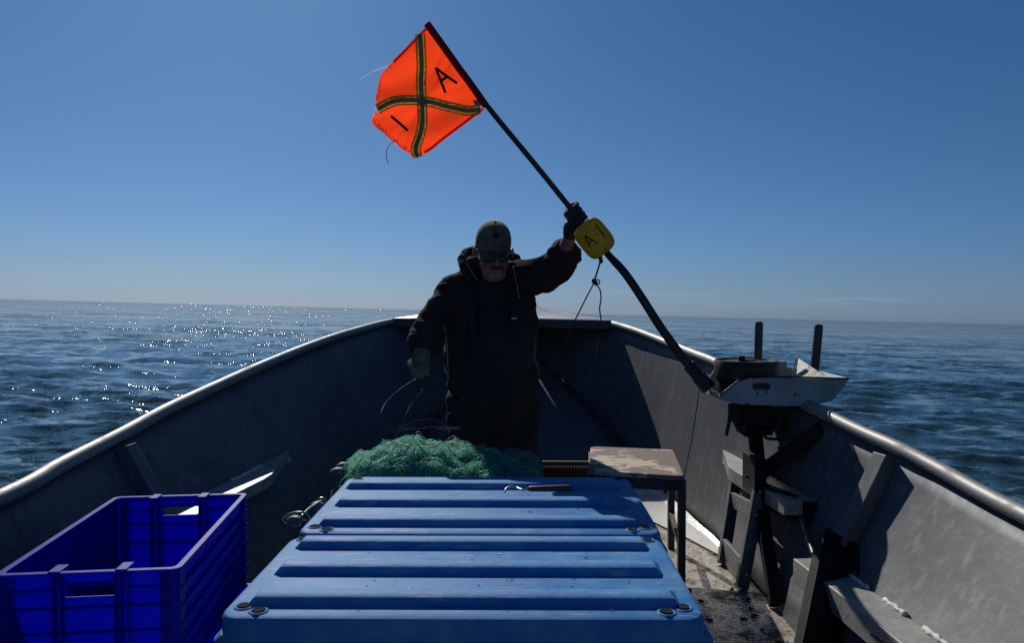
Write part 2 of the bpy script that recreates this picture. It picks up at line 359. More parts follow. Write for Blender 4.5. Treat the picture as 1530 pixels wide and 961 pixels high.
# ================================================================== SKIFF
# gunwale stations (pixel, pixel, metres ahead); chine from the floor line
GL = [P(*a) for a in [(0, 745, 2.12), (90, 696, 2.42), (180, 650, 2.78), (250, 612, 3.13), (320, 579, 3.53), (400, 543, 4.06), (480, 511, 4.72), (540, 492, 5.28), (585, 481, 5.75)]]
GR = [P(*a) for a in [(1530, 770, 2.12), (1400, 700, 2.50), (1340, 669, 2.70), (1275, 640, 2.95), (1168, 587, 3.47), (1068, 541, 4.15), (1040, 530, 4.42), (990, 510, 4.97), (945, 493, 5.45), (905, 482, 5.85)]]
def side(pts, sgn, cen):
    p0 = pts[0]
    back = [Vector((p0.x + sgn * .03, -2.3, p0.z - .10)), Vector((p0.x + sgn * .05, 0.2, p0.z - .08)), Vector((p0.x + sgn * .045, 1.3, p0.z - .045))]
    e = pts[-1]
    ap = P(752, 462, 6.7)
    bow = [Vector((e.x * .70 + ap.x * .30, 6.10, e.z + .03)), Vector((e.x * .40 + ap.x * .60, 6.42, e.z + .055)), Vector((e.x * .14 + ap.x * .86, 6.63, ap.z - .004)), ap]
    return back, pts, bow
def sampled(pts, sgn):
    b, m, w_ = side(pts, sgn, 0); s_ = spline(b + m + w_, 8); return s_
LG = sampled(GL, -1); RG = sampled(GR, 1)
def chine_x(y, sgn):
    c = -.05
    half = float(np.interp(y, [-2.5, 3.0, 3.8, 4.3, 4.8, 5.4, 5.9, 6.15, 6.3], [1.04, 1.04, 1.02, .96, .86, .66, .40, .22, .02]))
    return c + (half if sgn > 0 else 0 if sgn == 0 else -half * float(np.interp(y, [2.5, 3.3], [1.0, .85])))
skiff = thing('skiff', 'open grey aluminium skiff with flared sides and round rails, seen from inside towards its bow', 'boat', (0, 1.5, 0))
def floor_z(y): return max(0, y - 4.0) * .05 + max(0, y - 4.5) ** 1.5 * .28
def wallpoint(g, sgn, t):
    yc = g.y if g.y < 4.4 else 4.4 + (g.y - 4.4) * (1.9 / 2.3)
    c = Vector((chine_x(yc, sgn), yc, floor_z(yc)))
    p = g.lerp(c, t); p.x += sgn * .020 * math.sin(math.pi * t); return p
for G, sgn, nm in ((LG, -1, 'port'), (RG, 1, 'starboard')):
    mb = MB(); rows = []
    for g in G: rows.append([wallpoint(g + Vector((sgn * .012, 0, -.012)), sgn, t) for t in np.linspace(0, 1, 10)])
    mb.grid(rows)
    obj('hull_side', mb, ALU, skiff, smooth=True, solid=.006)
    mb = MB(); mb.tube(G, .025, 14)
    obj('gunwale_rail', mb, ALU_RAIL, skiff, smooth=True)
# floor
mb = MB(); rows = []
ys = list(np.linspace(-2.3, 6.3, 60))
for y in ys:
    z = floor_z(y)
    rows.append([Vector((chine_x(y, -1) * (1 - t) + chine_x(y, 1) * t, y, z)) for t in np.linspace(0, 1, 12)])
cut = max(i for i, y in enumerate(ys) if y < 4.55)
mb.grid(rows[:cut + 1]); obj('floor', mb, FLOOR, skiff, solid=.004)
mb = MB(); mb.grid(rows[cut:]); obj('bow_plate', mb, ALU, skiff, smooth=True, solid=.004)
mb = MB(); rows = []
for y in np.linspace(3.45, 4.75, 12):
    x1 = chine_x(y, 1); z = 0.006 + floor_z(y)
    wdt = float(np.interp(y, [3.45, 4.1, 4.75], [.02, .24, .42]))
    rows.append([Vector((x1 - .004 - wdt + wdt * t, y, z + .004 + .05 * max(0, t - .8))) for t in np.linspace(0, 1, 6)])
mb.grid(rows); obj('chine_plate', mb, CHINE, skiff, solid=.003)
# transom
mb = MB(); a, b = LG[0], RG[0]
mb.add([a, b, (chine_x(-2.3, 1), -2.3, 0), (chine_x(-2.3, -1), -2.3, 0)], [(0, 1, 2, 3)])
obj('transom', mb, ALU, skiff, solid=.01)
# bottom shell below the floor
mb = MB(); rows = []
for y in np.linspace(-2.3, 6.25, 20): rows.append([Vector((chine_x(y, -1), y, floor_z(y) - .01)), Vector((chine_x(y, 0) if False else -.045, y, -.22 + floor_z(y) * 1.2)), Vector((chine_x(y, 1), y, floor_z(y) - .01))])
mb.grid(rows); obj('hull_bottom', mb, ALU, skiff)
# foredeck with a rolled aft edge
Lb = [g for g in LG if g.y >= 5.749]; Rb = [g for g in RG if g.y >= 5.749]
crown = lambda y: .006 + .085 * min(1, max(0, y - 5.78) / .42)
mb = MB(); rows = []
n = min(len(Lb), len(Rb))
for a, b in zip(Lb[:n], Rb[:n]):
    rows.append([a.lerp(b, t) + Vector((0, 0, .022 + crown((a.y + b.y) / 2) * math.sin(math.pi * t))) for t in np.linspace(0, 1, 12)])
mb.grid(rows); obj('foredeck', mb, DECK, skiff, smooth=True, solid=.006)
mb = MB(); a0, b0 = Lb[0], Rb[0]
e = [a0.lerp(b0, t) + Vector((0, -.012, .016 + .006 * math.sin(math.pi * t))) for t in np.linspace(0, 1, 12)]
for q0, q1 in zip(e[:-1], e[1:]): mb.hexa([q0 + Vector((0, 0, -.055)), q1 + Vector((0, 0, -.055)), q1 + Vector((0, .012, -.055)), q0 + Vector((0, .012, -.055))], [q0, q1, q1 + Vector((0, .012, 0)), q0 + Vector((0, .012, 0))])
obj('foredeck_lip', mb, ALU_DARK, skiff)
def at_y(G, y): return min(G, key=lambda g: abs(g.y - y))
def gun(G, y):
    ys_ = [g.y for g in G]
    return Vector((float(np.interp(y, ys_, [g.x for g in G])), y, float(np.interp(y, ys_, [g.z for g in G]))))
def wall_at(G, sgn, y, z):
    g = gun(G, y) + Vector((sgn * .012, 0, -.012)); t = (g.z - z) / max(g.z, .01); return wallpoint(g, sgn, t)
# upright ribs
for G, sgn, y0, wd in ((RG, 1, 2.68, .07), (LG, -1, 2.72, .06), (RG, 1, .6, .07), (LG, -1, .5, .06)):
    z1 = gun(G, y0).z - .05; z0 = .25
    mb = MB(); secs = []
    for t in np.linspace(0, 1, 7):
        z = z0 + (z1 - z0) * t; p = wall_at(G, sgn, y0, z); q = wall_at(G, sgn, y0 + wd, z); i_ = Vector((-sgn * .045, 0, .03))
        secs.append([p + i_ * .05, q + i_ * .05, q + i_, p + i_])
    mb.loft(secs)
    obj('side_rib', mb, ALU, skiff, bevel=.004)
# stringers (box ledges along the sides)
def stringer(G, sgn, ya, yb, za, zb, wd, h, taper=False, m_=ALU):
    mb = MB(); secs = []; nn = 14
    for i in range(nn):
        t = i / (nn - 1); y = ya + (yb - ya) * t; z = za + (zb - za) * t
        p = wall_at(G, sgn, y, z); w2 = wd * (1 - max(0, t - .6) / .4 * .9 if taper else 1)
        pl = wall_at(G, sgn, y, max(z - h, .01))
        quad = [Vector((p.x - sgn * w2, y, z)), Vector((p.x - sgn * .004, y, z)), Vector((pl.x - sgn * .004, y, z - h)), Vector((p.x - sgn * w2, y, z - h))]
        secs.append(quad)
    mb.loft(secs)
    return obj('side_ledge', mb, m_, skiff, bevel=.004)
LEDGE = mat('scuffed_ledge_aluminium', (.36, .355, .34), .55, .3, vcol=(.26, .255, .245), vscale=12, bump=.4, bscale=50, bdist=.003)
s_r = stringer(RG, 1, -1.8, 2.80, .235, .245, .125, .085, m_=LEDGE)
stringer(LG, -1, 2.62, 3.85, .41, .425, .14, .05, True, LEDGE)
stringer(RG, 1, 3.02, 3.92, .40, .42, .13, .06, True, LEDGE)
# beads of white filler along the right ledge
for ya, yb in ((2.62, 2.50), (2.41, 2.29), (2.20, 2.08), (1.98, 1.85)):
    mb = MB(); pts = [wall_at(RG, 1, ya + (yb - ya) * t, .247) + Vector((-.012 + .003 * math.sin(t * 17), 0, 0)) for t in np.linspace(0, 1, 9)]
    mb.tube(pts, [.006 + .005 * random.random() for _ in pts], 7); obj('weld_bead', mb, FOAM, skiff, smooth=True)
mb = MB(); pts = [wall_at(LG, -1, y, .418) + Vector((.015, 0, 0)) for y in np.linspace(3.25, 3.55, 9)]
mb.tube(pts, [.005 + .006 * random.random() for _ in pts], 7); obj('weld_bead', mb, FOAM, skiff, smooth=True)
# frame carrying the motor board
fr = thing('motor_mount', 'grey aluminium trestle on the right side of the floor under the small outboard', 'bracket', (.95, 3.3, 0))
A1, A2 = P(1100, 712, 3.62), PZ(1080, 843, 0.01); B1, B2 = P(1136, 722, 3.24), PZ(1108, 880, 0.01)
for a, b in ((A1, A2), (B1, B2)):
    mb = MB(); mb.bar(a, b, .05, .035, (0, 1, 0)); obj('leg', mb, ALU, fr, bevel=.004)
for t in (.28, .86):
    mb = MB(); mb.bar(A1.lerp(A2, t), B1.lerp(B2, t), .02, .07 if t < .5 else .11); obj('cross_bar', mb, ALU, fr, bevel=.003)
bd = P(1122, 700, 3.28)
mb = MB(); mb.box(bd + Vector((.02, .02, -.03)), (.05, .18, .17)); obj('clamp_board', mb, BLACK, fr, bevel=.004)
q = wall_at(RG, 1, 3.15, gun(RG, 3.15).z - .06)
mb = MB(); mb.bar(bd + Vector((.03, .04, -.05)), q, .05, .06); obj('strut', mb, BLACK, fr, bevel=.004)
q = wall_at(RG, 1, 3.0, .35)
mb = MB(); mb.bar(bd + Vector((.03, -.04, -.10)), q, .05, .09); obj('strut', mb, BLACK, fr, bevel=.004)
mb = MB(); mb.bar(bd + Vector((.03, -.02, -.12)), PZ(1160, 905, .02), .05, .05); obj('strut', mb, BLACK, fr, bevel=.004)
for t in (.08, .3, .86):
    for q in (A1.lerp(A2, t), B1.lerp(B2, t)):
        mb = MB(); mb.lathe(q + Vector((0, -.018, 0)), [(.009, 0), (.009, .006), (.004, .009)], 6, (0, -1, 0)); obj('bolt', mb, METAL, fr)
# dark floor frame aft of the mount
mb = MB()
k0, k1 = P(1252, 806, 2.72), PZ(1215, 1000, .03)
mb.bar(k0, k1, .14, .05, (0, 1, 0)); mb.bar(k0 + Vector((.03, 0, 0)), PZ(1330, 990, .05), .03, .06)
obj('frame_knee', mb, BLACK, skiff, bevel=.004)
for G, sgn, yy in ((RG, 1, 4.35), (LG, -1, 4.5), (RG, 1, 1.7), (LG, -1, 2.15)):
    g = gun(G, yy); mb = MB(); pts = [wall_at(G, sgn, yy, z) + Vector((-sgn * .003, 0, 0)) for z in np.linspace(floor_z(yy) + .02, g.z - .05, 40)]
    mb.tube(pts, [.0022 + .0012 * random.random() for _ in pts], 6); obj('weld_seam', mb, ALU, skiff, smooth=True)
# posts on the right rail
for px, yt, yy in ((1133, 481, 3.66), (1221, 485, 3.42)):
    g = gun(RG, yy); top = P(px + (1 if px < 1200 else 2), yt, yy); bot = Vector((g.x if px > 1200 else top.x, g.y, g.z - .05)); bot = P(px - (1 if px < 1200 else 7), 584 if px > 1200 else 556, yy)
    mb = MB(); mb.tube([bot + (bot - top).normalized() * .06, bot, top + Vector((0, 0, -.02))], .019, 16)
    mb.lathe(top + Vector((0, 0, -.022)), [(.019, 0), (.019, .012), (.015, .022), (.004, .024)], 16)
    obj('rail_post', mb, ALU_DARK, skiff, smooth=False, autos=40)

# ================================================================== TOTES
DROP = .72
LZ = EYE - DROP
def rounded_rect(x0, x1, y0, y1, r, n=6):
    pts = []
    for cx, cy, a0 in ((x1 - r, y1 - r, 0), (x0 + r, y1 - r, 90), (x0 + r, y0 + r, 180), (x1 - r, y0 + r, 270)):
        for k in range(n + 1):
            a = R(a0 + 90 * k / n); pts.append((cx + r * math.cos(a), cy + r * math.sin(a)))
    return pts
def prism_layers(layers):     # layers: list of (outline pts, z)
    mb = MB(); n = len(layers[0][0]); vs = []; fs = []
    for o_, z in layers: vs += [(x, y, z) for x, y in o_]
    for i in range(len(layers) - 1):
        for k in range(n): fs.append((i * n + k, i * n + (k + 1) % n, (i + 1) * n + (k + 1) % n, (i + 1) * n + k))
    fs.append(tuple(range(n))[::-1]); fs.append(tuple((len(layers) - 1) * n + k for k in range(n)))
    mb.add(vs, fs); return mb
def tote(label, x0, x1, y0, y1, ribs, rot):
    cx, cy = (x0 + x1) / 2, (y0 + y1) / 2
    t = thing('fish_tote', label, 'fish box', (cx, cy, 0), 'blue insulated fish totes down the middle of the skiff')
    rr = rounded_rect
    ly = [(rr(x0 + .012, x1 - .012, y0 + .012, y1 - .012, .05), LZ - .085), (rr(x0, x1, y0, y1, .055), LZ - .075), (rr(x0, x1, y0, y1, .055), LZ - .014),
          (rr(x0 + .004, x1 - .004, y0 + .004, y1 - .004, .053), LZ - .005), (rr(x0 + .014, x1 - .014, y0 + .014, y1 - .014, .05), LZ)]
    mb = prism_layers(ly)
    for (yf, xa, xb) in ribs:
        h = .021; e = .022
        prof = [(0, -.004), (.006, h - .004), (.012, h), (.058, h), (.105, -.002)]
        vs = []; m_ = len(prof)
        for sx, xo in ((0, xa), (1, xb)):
            s_ = 1 if sx == 0 else -1
            for (dy, z) in prof: vs.append((xo + s_ * (e * max(z, 0) / h), yf + dy, LZ + z))
        fs = [(i, i + 1, m_ + i + 1, m_ + i) for i in range(m_ - 1)] + [tuple(range(m_))[::-1], tuple(range(m_, 2 * m_))]
        mb.add(vs, fs)
    # moulded rings round the corner plugs
    plugs = []
    for (px_, py_) in ((x0 + .045, y0 + .062), (x0 + .088, y0 + .036), (x1 - .045, y0 + .062), (x1 - .088, y0 + .036), (x0 + .045, y1 - .045), (x1 - .045, y1 - .045)):
        ring = [(.014, -.002), (.016, .0035), (.021, .0035), (.025, -.002)]
        mb.lathe((px_, py_, LZ), ring[::-1], 20); plugs.append((px_, py_))
    lid = obj('lid', mb, TOTE, t, autos=38, bevel=.005)
    for q_ in plugs:
        mb = MB(); mb.lathe((q_[0], q_[1], LZ + .0035), [(.015, -.002), (.014, .002), (.006, .001)], 18); obj('plug', mb, PLUG, lid, autos=40)
    o_ = .012
    ly = [(rr(x0 + .03, x1 - .03, y0 + .05, y1 - .03, .05), .012), (rr(x0 - .005, x1 + .005, y0 + .02, y1 - .02, .07), .20), (rr(x0 - .010, x1 + .010, y0 + .012, y1 - .012, .07), LZ - .16),
          (rr(x0 - .028, x1 + .028, y0 + .010, y1 - .010, .07), LZ - .135), (rr(x0 - .028, x1 + .028, y0 + .010, y1 - .010, .07), LZ - .075), (rr(x0 - .006, x1 + .006, y0 + .006, y1 - .006, .06), LZ - .055), (rr(x0 + .01, x1 - .01, y0 + .02, y1 - .02, .05), LZ - .055)]
    obj('body', prism_layers(ly), TOTE, t, autos=38)
    return t
fl, frr, bl = PZ(322, 924, LZ), PZ(1060, 924, LZ), PZ(437, 799, LZ); br = PZ(983, 799, LZ)
def ribspec(y_px, xa, xb): a = PZ(xa, y_px, LZ); b = PZ(xb, y_px, LZ); return (a.y, a.x, b.x)
tote('nearest blue fish tote with scuffed ribbed lid and dark front face', (fl.x + bl.x) / 2, (frr.x + br.x) / 2, fl.y, bl.y - .004,
     [ribspec(907, 365, 1020), ribspec(860, 406, 993), ribspec(821, 438, 972)], 0)
a, b, c, d_ = PZ(440, 797, LZ), PZ(991, 797, LZ), PZ(522, 712, LZ), PZ(938, 712, LZ)
tote('farther blue fish tote with wet stained lid, the hooked tool lying on it', (a.x + c.x) / 2, (b.x + d_.x) / 2, max(a.y, bl.y + .010), c.y,
     [ribspec(787, 472, 960), ribspec(757, 497, 943), ribspec(731, 514, 928)], 0)

WATER = mat('water_drop', (.05, .16, .36), .04, 0, spec=.8)
for t_, (xa, xb, ya, yb, num) in zip([o for o in S.objects if o.name.startswith('fish_tote')], ((fl.x + .1, frr.x - .1, fl.y + .03, bl.y - .03, 70), (-.05, .36, a.y + .05, c.y - .1, 110))):
    lid = [ch for ch in t_.children if ch.name.startswith('lid')][0]; mb = MB(); rnd = random.Random(8)
    for _ in range(num):
        x = rnd.uniform(xa, xb); y = rnd.uniform(ya, yb); q = rnd.uniform(.0012, .0042) * (1.6 if rnd.random() < .1 else 1)
        mb.ball((x, y, LZ + .0002), (q * rnd.uniform(.8, 1.6), q, q * .45), 8)
    dr = obj('water_drops', mb, WATER, lid, smooth=True); dr['kind'] = 'stuff'

# ================================================================== CRATES
def crate(label, W_, L_, H_, loc):
    t = thing('stacking_crate', label, 'crate', loc, 'blue stacking crates at the left side of the skiff'); X, Y, Z = W_ / 2, L_ / 2, H_
    ox, oy, oz = loc
    def B(mb, x0, x1, y0, y1, z0, z1): mb.box((ox + (x0 + x1) / 2, oy + (y0 + y1) / 2, oz + (z0 + z1) / 2), (x1 - x0, y1 - y0, z1 - z0))
    th = .0035; r = .016
    mb = MB()
    B(mb, -X + r, X - r, -Y + r, Y - r, .004, .008); obj('base', mb, CRATE, t)
    for s_ in (-1, 1):                         # long walls
        mb = MB(); xi = s_ * (X - r)
        B(mb, min(xi, xi + s_ * th), max(xi, xi + s_ * th), -Y + r, Y - r, .0045, Z - .004)
        for k in range(6):
            z = .02 + k * (Z - .05) / 5.5; B(mb, min(xi + s_ * th, s_ * X), max(xi + s_ * th, s_ * X), -Y + r + .002, Y - r - .002, z, z + .003)
        obj('side_wall', mb, CRATE, t)
    hw = .056; sp = .072
    for s_ in (-1, 1):                         # end walls with a hand hole
        mb = MB(); yi = s_ * (Y - r)
        ya, yb = min(yi, yi + s_ * th), max(yi, yi + s_ * th)
        h0, h1 = Z - .060, Z - .034
        B(mb, -X + r + .004, -hw, ya, yb, .009, Z - .006); B(mb, hw, X - r - .004, ya, yb, .009, Z - .006)
        B(mb, -hw, hw, ya, yb, .009, h0); B(mb, -hw, hw, ya, yb, h1, Z - .006)
        # ribs on the outside
        o0, o1 = min(yi + s_ * th, s_ * Y), max(yi + s_ * th, s_ * Y)
        for x in (-X + .03, -sp, -hw - .002, hw + .002, sp, X - .03): B(mb, x - .0015, x + .0015, o0, o1, .012, Z - .010)
        for z in (.06, Z - .14, Z - .082): B(mb, -X + .020, X - .020, o0, o1 - .001, z - .0015, z + .0015)
        for z in (Z - .040,): 
            B(mb, -X + .020, -sp, o0, o1 - .001, z - .0015, z + .0015); B(mb, sp, X - .020, o0, o1 - .001, z - .0015, z + .0015)
        # posts standing into the crate beside the hand hole
        i0, i1 = (min(yi - s_ * .030, yi - s_ * .001), max(yi - s_ * .030, yi - s_ * .001))
        for x in (-sp, sp): B(mb, x - .011, x - .008, i0, i1, .02, Z - .004); B(mb, x + .008, x + .011, i0, i1, .02, Z - .004)
        obj('end_wall', mb, CRATE, t)
        mb = MB(); B(mb, -hw, hw, min(yi - s_ * .002, s_ * (Y - .001)), max(yi - s_ * .002, s_ * (Y - .001)), h1 + .002, h1 + .006); obj('handle', mb, CRATE, t, bevel=.001)
        for x in (-sp, sp):
            mb = MB(); B(mb, x - .013, x + .013, min(yi - s_ * .034, s_ * (Y + .001)), max(yi - s_ * .034, s_ * (Y + .001)), Z - .002, Z + .004); obj('stop_lug', mb, CRATE, t, bevel=.002)
    # rim
    o_ = rounded_rect(-X, X, -Y, Y, .022, 6); i_ = rounded_rect(-X + r, X - r, -Y + r, Y - r, .014, 6); n = len(o_); mb = MB()
    vs = [(ox + x, oy + y, oz + Z) for x, y in o_] + [(ox + x, oy + y, oz + Z) for x, y in i_] + [(ox + x, oy + y, oz + Z - .006) for x, y in o_] + [(ox + x, oy + y, oz + Z - .006) for x, y in i_]
    fs = []
    for k in range(n):
        j = (k + 1) % n; fs += [(k, j, n + j, n + k), (2 * n + k, 3 * n + k, 3 * n + j, 2 * n + j), (k, 2 * n + k, 2 * n + j, j), (n + k, n + j, 3 * n + j, 3 * n + k)]
    mb.add(vs, fs); obj('rim', mb, CRATE, t, bevel=.0015)
    # corner pillars
    for sx in (-1, 1):
        for sy in (-1, 1):
            mb = MB(); a = [(sx * (X - r), sy * (Y - r)), (sx * (X - .003), sy * (Y - r - .03)), (sx * (X - .003), sy * (Y - .010)), (sx * (X - .010), sy * (Y - .003)), (sx * (X - r - .03), sy * (Y - .003))]
            vs = [(ox + x, oy + y, oz + z) for z in (.002, Z - .007) for x, y in a]
            mb.add(vs, [(0, 1, 6, 5), (1, 2, 7, 6), (2, 3, 8, 7), (3, 4, 9, 8), (4, 0, 5, 9), (0, 4, 3, 2, 1), (5, 6, 7, 8, 9)]); obj('corner_post', mb, CRATE, t)
    return t
CT = EYE - .62
cf0, cf1 = PZ(-4, 856, CT), PZ(264, 856, CT); cb0, cb1 = PZ(178, 739, CT), PZ(368, 739, CT)
CW = ((cf1.x - cf0.x) + (cb1.x - cb0.x)) / 2; CL = (cb0.y - cf0.y); ccx = (cf0.x + cf1.x + cb0.x + cb1.x) / 4; ccy = (cf0.y + cb0.y) / 2
c_rot = math.atan2(((cf0.x + cf1.x) - (cb0.x + cb1.x)) / 2, CL)
c1 = crate('empty open blue plastic crate with hand holes, left of the nearest tote', CW, CL, .285, (ccx, ccy, CT - .285)); c1.rotation_euler.z = c_rot
lo = c1.copy(); COL.objects.link(lo); lo.location = (ccx + .065, ccy, CT - .285 - .288); lo['label'] = 'blue plastic crate on the floor underneath the open one, mostly hidden'
for ch in list(c1.children):
    c_ = ch.copy(); COL.objects.link(c_); c_.parent = lo

# ================================================================== STOOL
SZ = EYE - .755
st = thing('stool', 'wooden topped stool with worn patchy plywood seat and dark metal legs behind the totes', 'stool', (0.62, 3.9, 0))
s_pts = [PZ(882, 703, SZ + .03), PZ(1023, 712, SZ + .03), PZ(1006, 672, SZ + .03), PZ(882, 667, SZ + .03)]
def roundpoly(pts, r, n=5):
    out = []
    m_ = len(pts)
    for i in range(m_):
        p, a, b = pts[i], pts[i - 1], pts[(i + 1) % m_]
        u = (a - p).normalized() * r; v = (b - p).normalized() * r
        for k in range(n + 1):
            t = k / n; out.append((p + u) * (1 - t) ** 2 + p * 2 * t * (1 - t) + (p + v) * t * t)
    return out
rp = roundpoly([Vector((p.x, p.y, 0)) for p in s_pts], .04)
mb = prism_layers([([(p.x, p.y) for p in rp], SZ + .008), ([(p.x, p.y) for p in rp], SZ + .030)])
obj('seat', mb, WOOD, st, bevel=.004)
mb = MB(); fc = [Vector((p.x, p.y, SZ - .014)) for p in s_pts]; cen = sum(fc, Vector()) / 4; fc = [cen + (p - cen) * .95 for p in fc]
for i in range(4): mb.bar(fc[i], fc[(i + 1) % 4], .035, .040)
obj('frame', mb, ALU_DARK, st, bevel=.002)
for p in fc:
    mb = MB(); mb.bar((p.x, p.y, SZ - .034), (p.x, p.y, .004), .030, .030, (0, 1, 0)); obj('leg', mb, ALU_DARK, st, bevel=.002)
mb = MB(); mb.bar(fc[1] + Vector((0, 0, -.26)), fc[2] + Vector((0, 0, -.26)), .02, .02); obj('stretcher', mb, ALU_DARK, st)

# ================================================================== NET
net = thing('fishing_net', 'heap of green monofilament gill net with violet lines, piled behind the totes', 'fishing net', (-.15, 3.65, 0))
NX0, NX1, NY0, NY1 = -.80, .12, 3.20, 3.74
def net_h(x, y):
    u = (x - NX0) / (NX1 - NX0); v = (y - NY0) / (NY1 - NY0)
    if not (0 <= u <= 1 and 0 <= v <= 1): return 0
    e = min(1, (u * (1 - u) * 4) ** .055) * min(1, (v * (1 - v) * 4) ** .07)
    return e * (.495 + .035 * math.exp(-((u - .33) / .25) ** 2) - .03 * u + .03 * noise.noise(Vector((x * 5, y * 5, 0))) + .035 * noise.noise(Vector((x * 15, y * 15, 3))))
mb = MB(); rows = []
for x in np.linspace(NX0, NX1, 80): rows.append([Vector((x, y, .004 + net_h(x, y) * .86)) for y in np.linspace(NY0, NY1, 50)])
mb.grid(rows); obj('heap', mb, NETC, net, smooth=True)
def strands(num, lift, r, seed, length=(16, 44), wild=.35, xr=0.0):
    rnd = random.Random(seed); mb = MB()
    for _ in range(num):
        x = rnd.uniform(NX0 + .02 + xr * (NX1 - NX0), NX1 - .02); y = rnd.uniform(NY0 + .01, NY1 - .03)
        a = rnd.gauss(0, .5) + (math.pi if rnd.random() < .5 else 0); pts = []
        off = rnd.random() * lift; deep = rnd.random() ** 1.3 * .075; ph = rnd.random() * 6
        for k in range(rnd.randint(*length)):
            a += rnd.gauss(0, wild); x += .014 * math.cos(a); y += .011 * math.sin(a)
            x = min(max(x, NX0 + .01), NX1 - .01); y = min(max(y, NY0 + .004), NY1 - .01)
            pts.append(Vector((x, y, net_h(x, y) + .006 + off * (.5 + .5 * math.sin(k * .5 + ph)) - deep)))
        mb.tube(pts, r, 3, False)
    return mb
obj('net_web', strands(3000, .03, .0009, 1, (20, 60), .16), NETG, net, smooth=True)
obj('cork_line', strands(120, .05, .0021, 5, (30, 70), .2, .25), LINE, net, smooth=True)
mb = MB()
# loops of line standing proud of the heap and running up to the hand
hand_r = P(622, 566, 3.42)
for pts in ([P(622, 566, 3.64), P(600, 580, 3.62), P(578, 600, 3.58), P(569, 620, 3.48), P(575, 634, 3.5), P(592, 643, 3.52), P(612, 642, 3.54)],
            [P(620, 566, 3.64), P(614, 600, 3.58), P(604, 626, 3.5), P(590, 655, 3.5)],
            [P(632, 582, 3.60), P(618, 600, 3.56), P(604, 625, 3.5), P(594, 645, 3.52)],
            [P(602, 637, 3.5), P(620, 630, 3.5), P(643, 627, 3.52), P(660, 633, 3.55), P(675, 641, 3.56)],
            [P(640, 628, 3.5), P(645, 636, 3.5), P(655, 641, 3.52), P(690, 641, 3.52)],
            [P(600, 640, 3.5), P(625, 641, 3.5), P(650, 638, 3.52), P(690, 639, 3.52)],
            [P(500, 703, 3.32), P(520, 697, 3.3), P(560, 702, 3.28), P(600, 708, 3.24)],
            [P(600, 709, 3.24), P(640, 703, 3.24), P(670, 705, 3.24), P(702, 711, 3.24)],
            [P(590, 708, 3.24), P(620, 701, 3.26), P(660, 702, 3.26), P(690, 708, 3.24)]):
    mb = MB(); mb.tube(spline(pts, 6), .0016, 5); obj('loose_line', mb, LINE, net, smooth=True)
for (px, py, d, sc) in ((506, 707, 3.30, 1.0), (513, 699, 3.36, .8)):
    mb = MB(); mb.ball(P(px, py, d), (.040 * sc, .026, .024), 14); obj('float', mb, CORK, net, smooth=True)
# a second handful of corks beside the far tote
ck = thing('net_float_string', 'grey net floats and wire loops hanging beside the left edge of the farther tote', 'float line', PZ(440, 800, 0.3))
for (px, py, d) in ((441, 779, 2.62), (475, 757, 2.86)):
    mb = MB(); mb.ball(P(px, py, d), (.030, .024, .019), 14); obj('float', mb, CORK, ck, smooth=True)
for pts in ([(420, 777, 2.62), (433, 768, 2.62), (452, 766, 2.62), (462, 774, 2.62), (455, 784, 2.62), (430, 784, 2.62), (420, 777, 2.62)], [(450, 772, 2.62), (462, 760, 2.75), (478, 750, 2.86), (486, 748, 2.88)],
            [(470, 756, 2.86), (478, 745, 2.88), (486, 747, 2.88), (484, 760, 2.86), (472, 764, 2.84)]):
    mb = MB(); mb.tube(spline([P(*q_) for q_ in pts], 5), .0035, 7); obj('wire_loop', mb, METAL, ck, smooth=True)
mb = MB(); mb.tube(spline([P(455, 778, 2.62), P(450, 800, 2.62), P(440, 850, 2.64), PZ(430, 955, .02)], 6), .006, 8); obj('rope', mb, ROPE, ck, smooth=True)

# grating behind the totes
gt = MB()
g0, g1 = P(812, 716, 4.35), P(884, 716, 4.35); top = P(812, 692, 4.35).z
for k in range(16):
    for s_ in (-1, 1):
        x = g0.x + (g1.x - g0.x) * k / 15; gt.bar((x, 4.35, g0.z - .12), (x + s_ * .10, 4.35 + .001 * s_, top), .004, .004)
gt.bar((g0.x - .05, 4.35, top), (g1.x + .08, 4.35, top), .02, .02); gt.bar((g0.x - .05, 4.35, g0.z - .12), (g1.x + .08, 4.35, g0.z - .12), .02, .02)
for x in (g0.x - .05, g1.x + .08): gt.bar((x, 4.35, 0.003), (x, 4.35, top), .02, .02, (0, 1, 0))
gt.box(((g0.x + g1.x) / 2 + .02, 4.37, (g0.z + top) / 2 - .07), (.34, .006, .18))
tag(obj('mesh_panel', gt, GRATE, base=(g0.x, 4.35, 0)), 'low brown wire mesh panel in the shade between the man and the stool', 'panel')

# tool on the far lid
tl = thing('gaff_hook', 'short steel hook with dark red wooden handle lying on the farther tote lid', 'hook', PZ(820, 733, LZ + .03))
ZT = LZ + .036
mb = MB(); a, b = PZ(789, 731, ZT), PZ(855, 730, ZT); mb.tube([a.lerp(b, t) for t in (0, .05, .3, .6, .93, 1)], [.007, .010, .011, .012, .0125, .009], 14); obj('handle', mb, REDH, tl, smooth=True)
mb = MB(); mb.tube(spline([a, PZ(780, 732, ZT), PZ(772, 729, ZT), PZ(763, 727.5, ZT + .004), PZ(756, 731, ZT), PZ(754, 736, ZT - .008)], 6), .0035, 8); obj('hook', mb, METAL, tl, smooth=True)

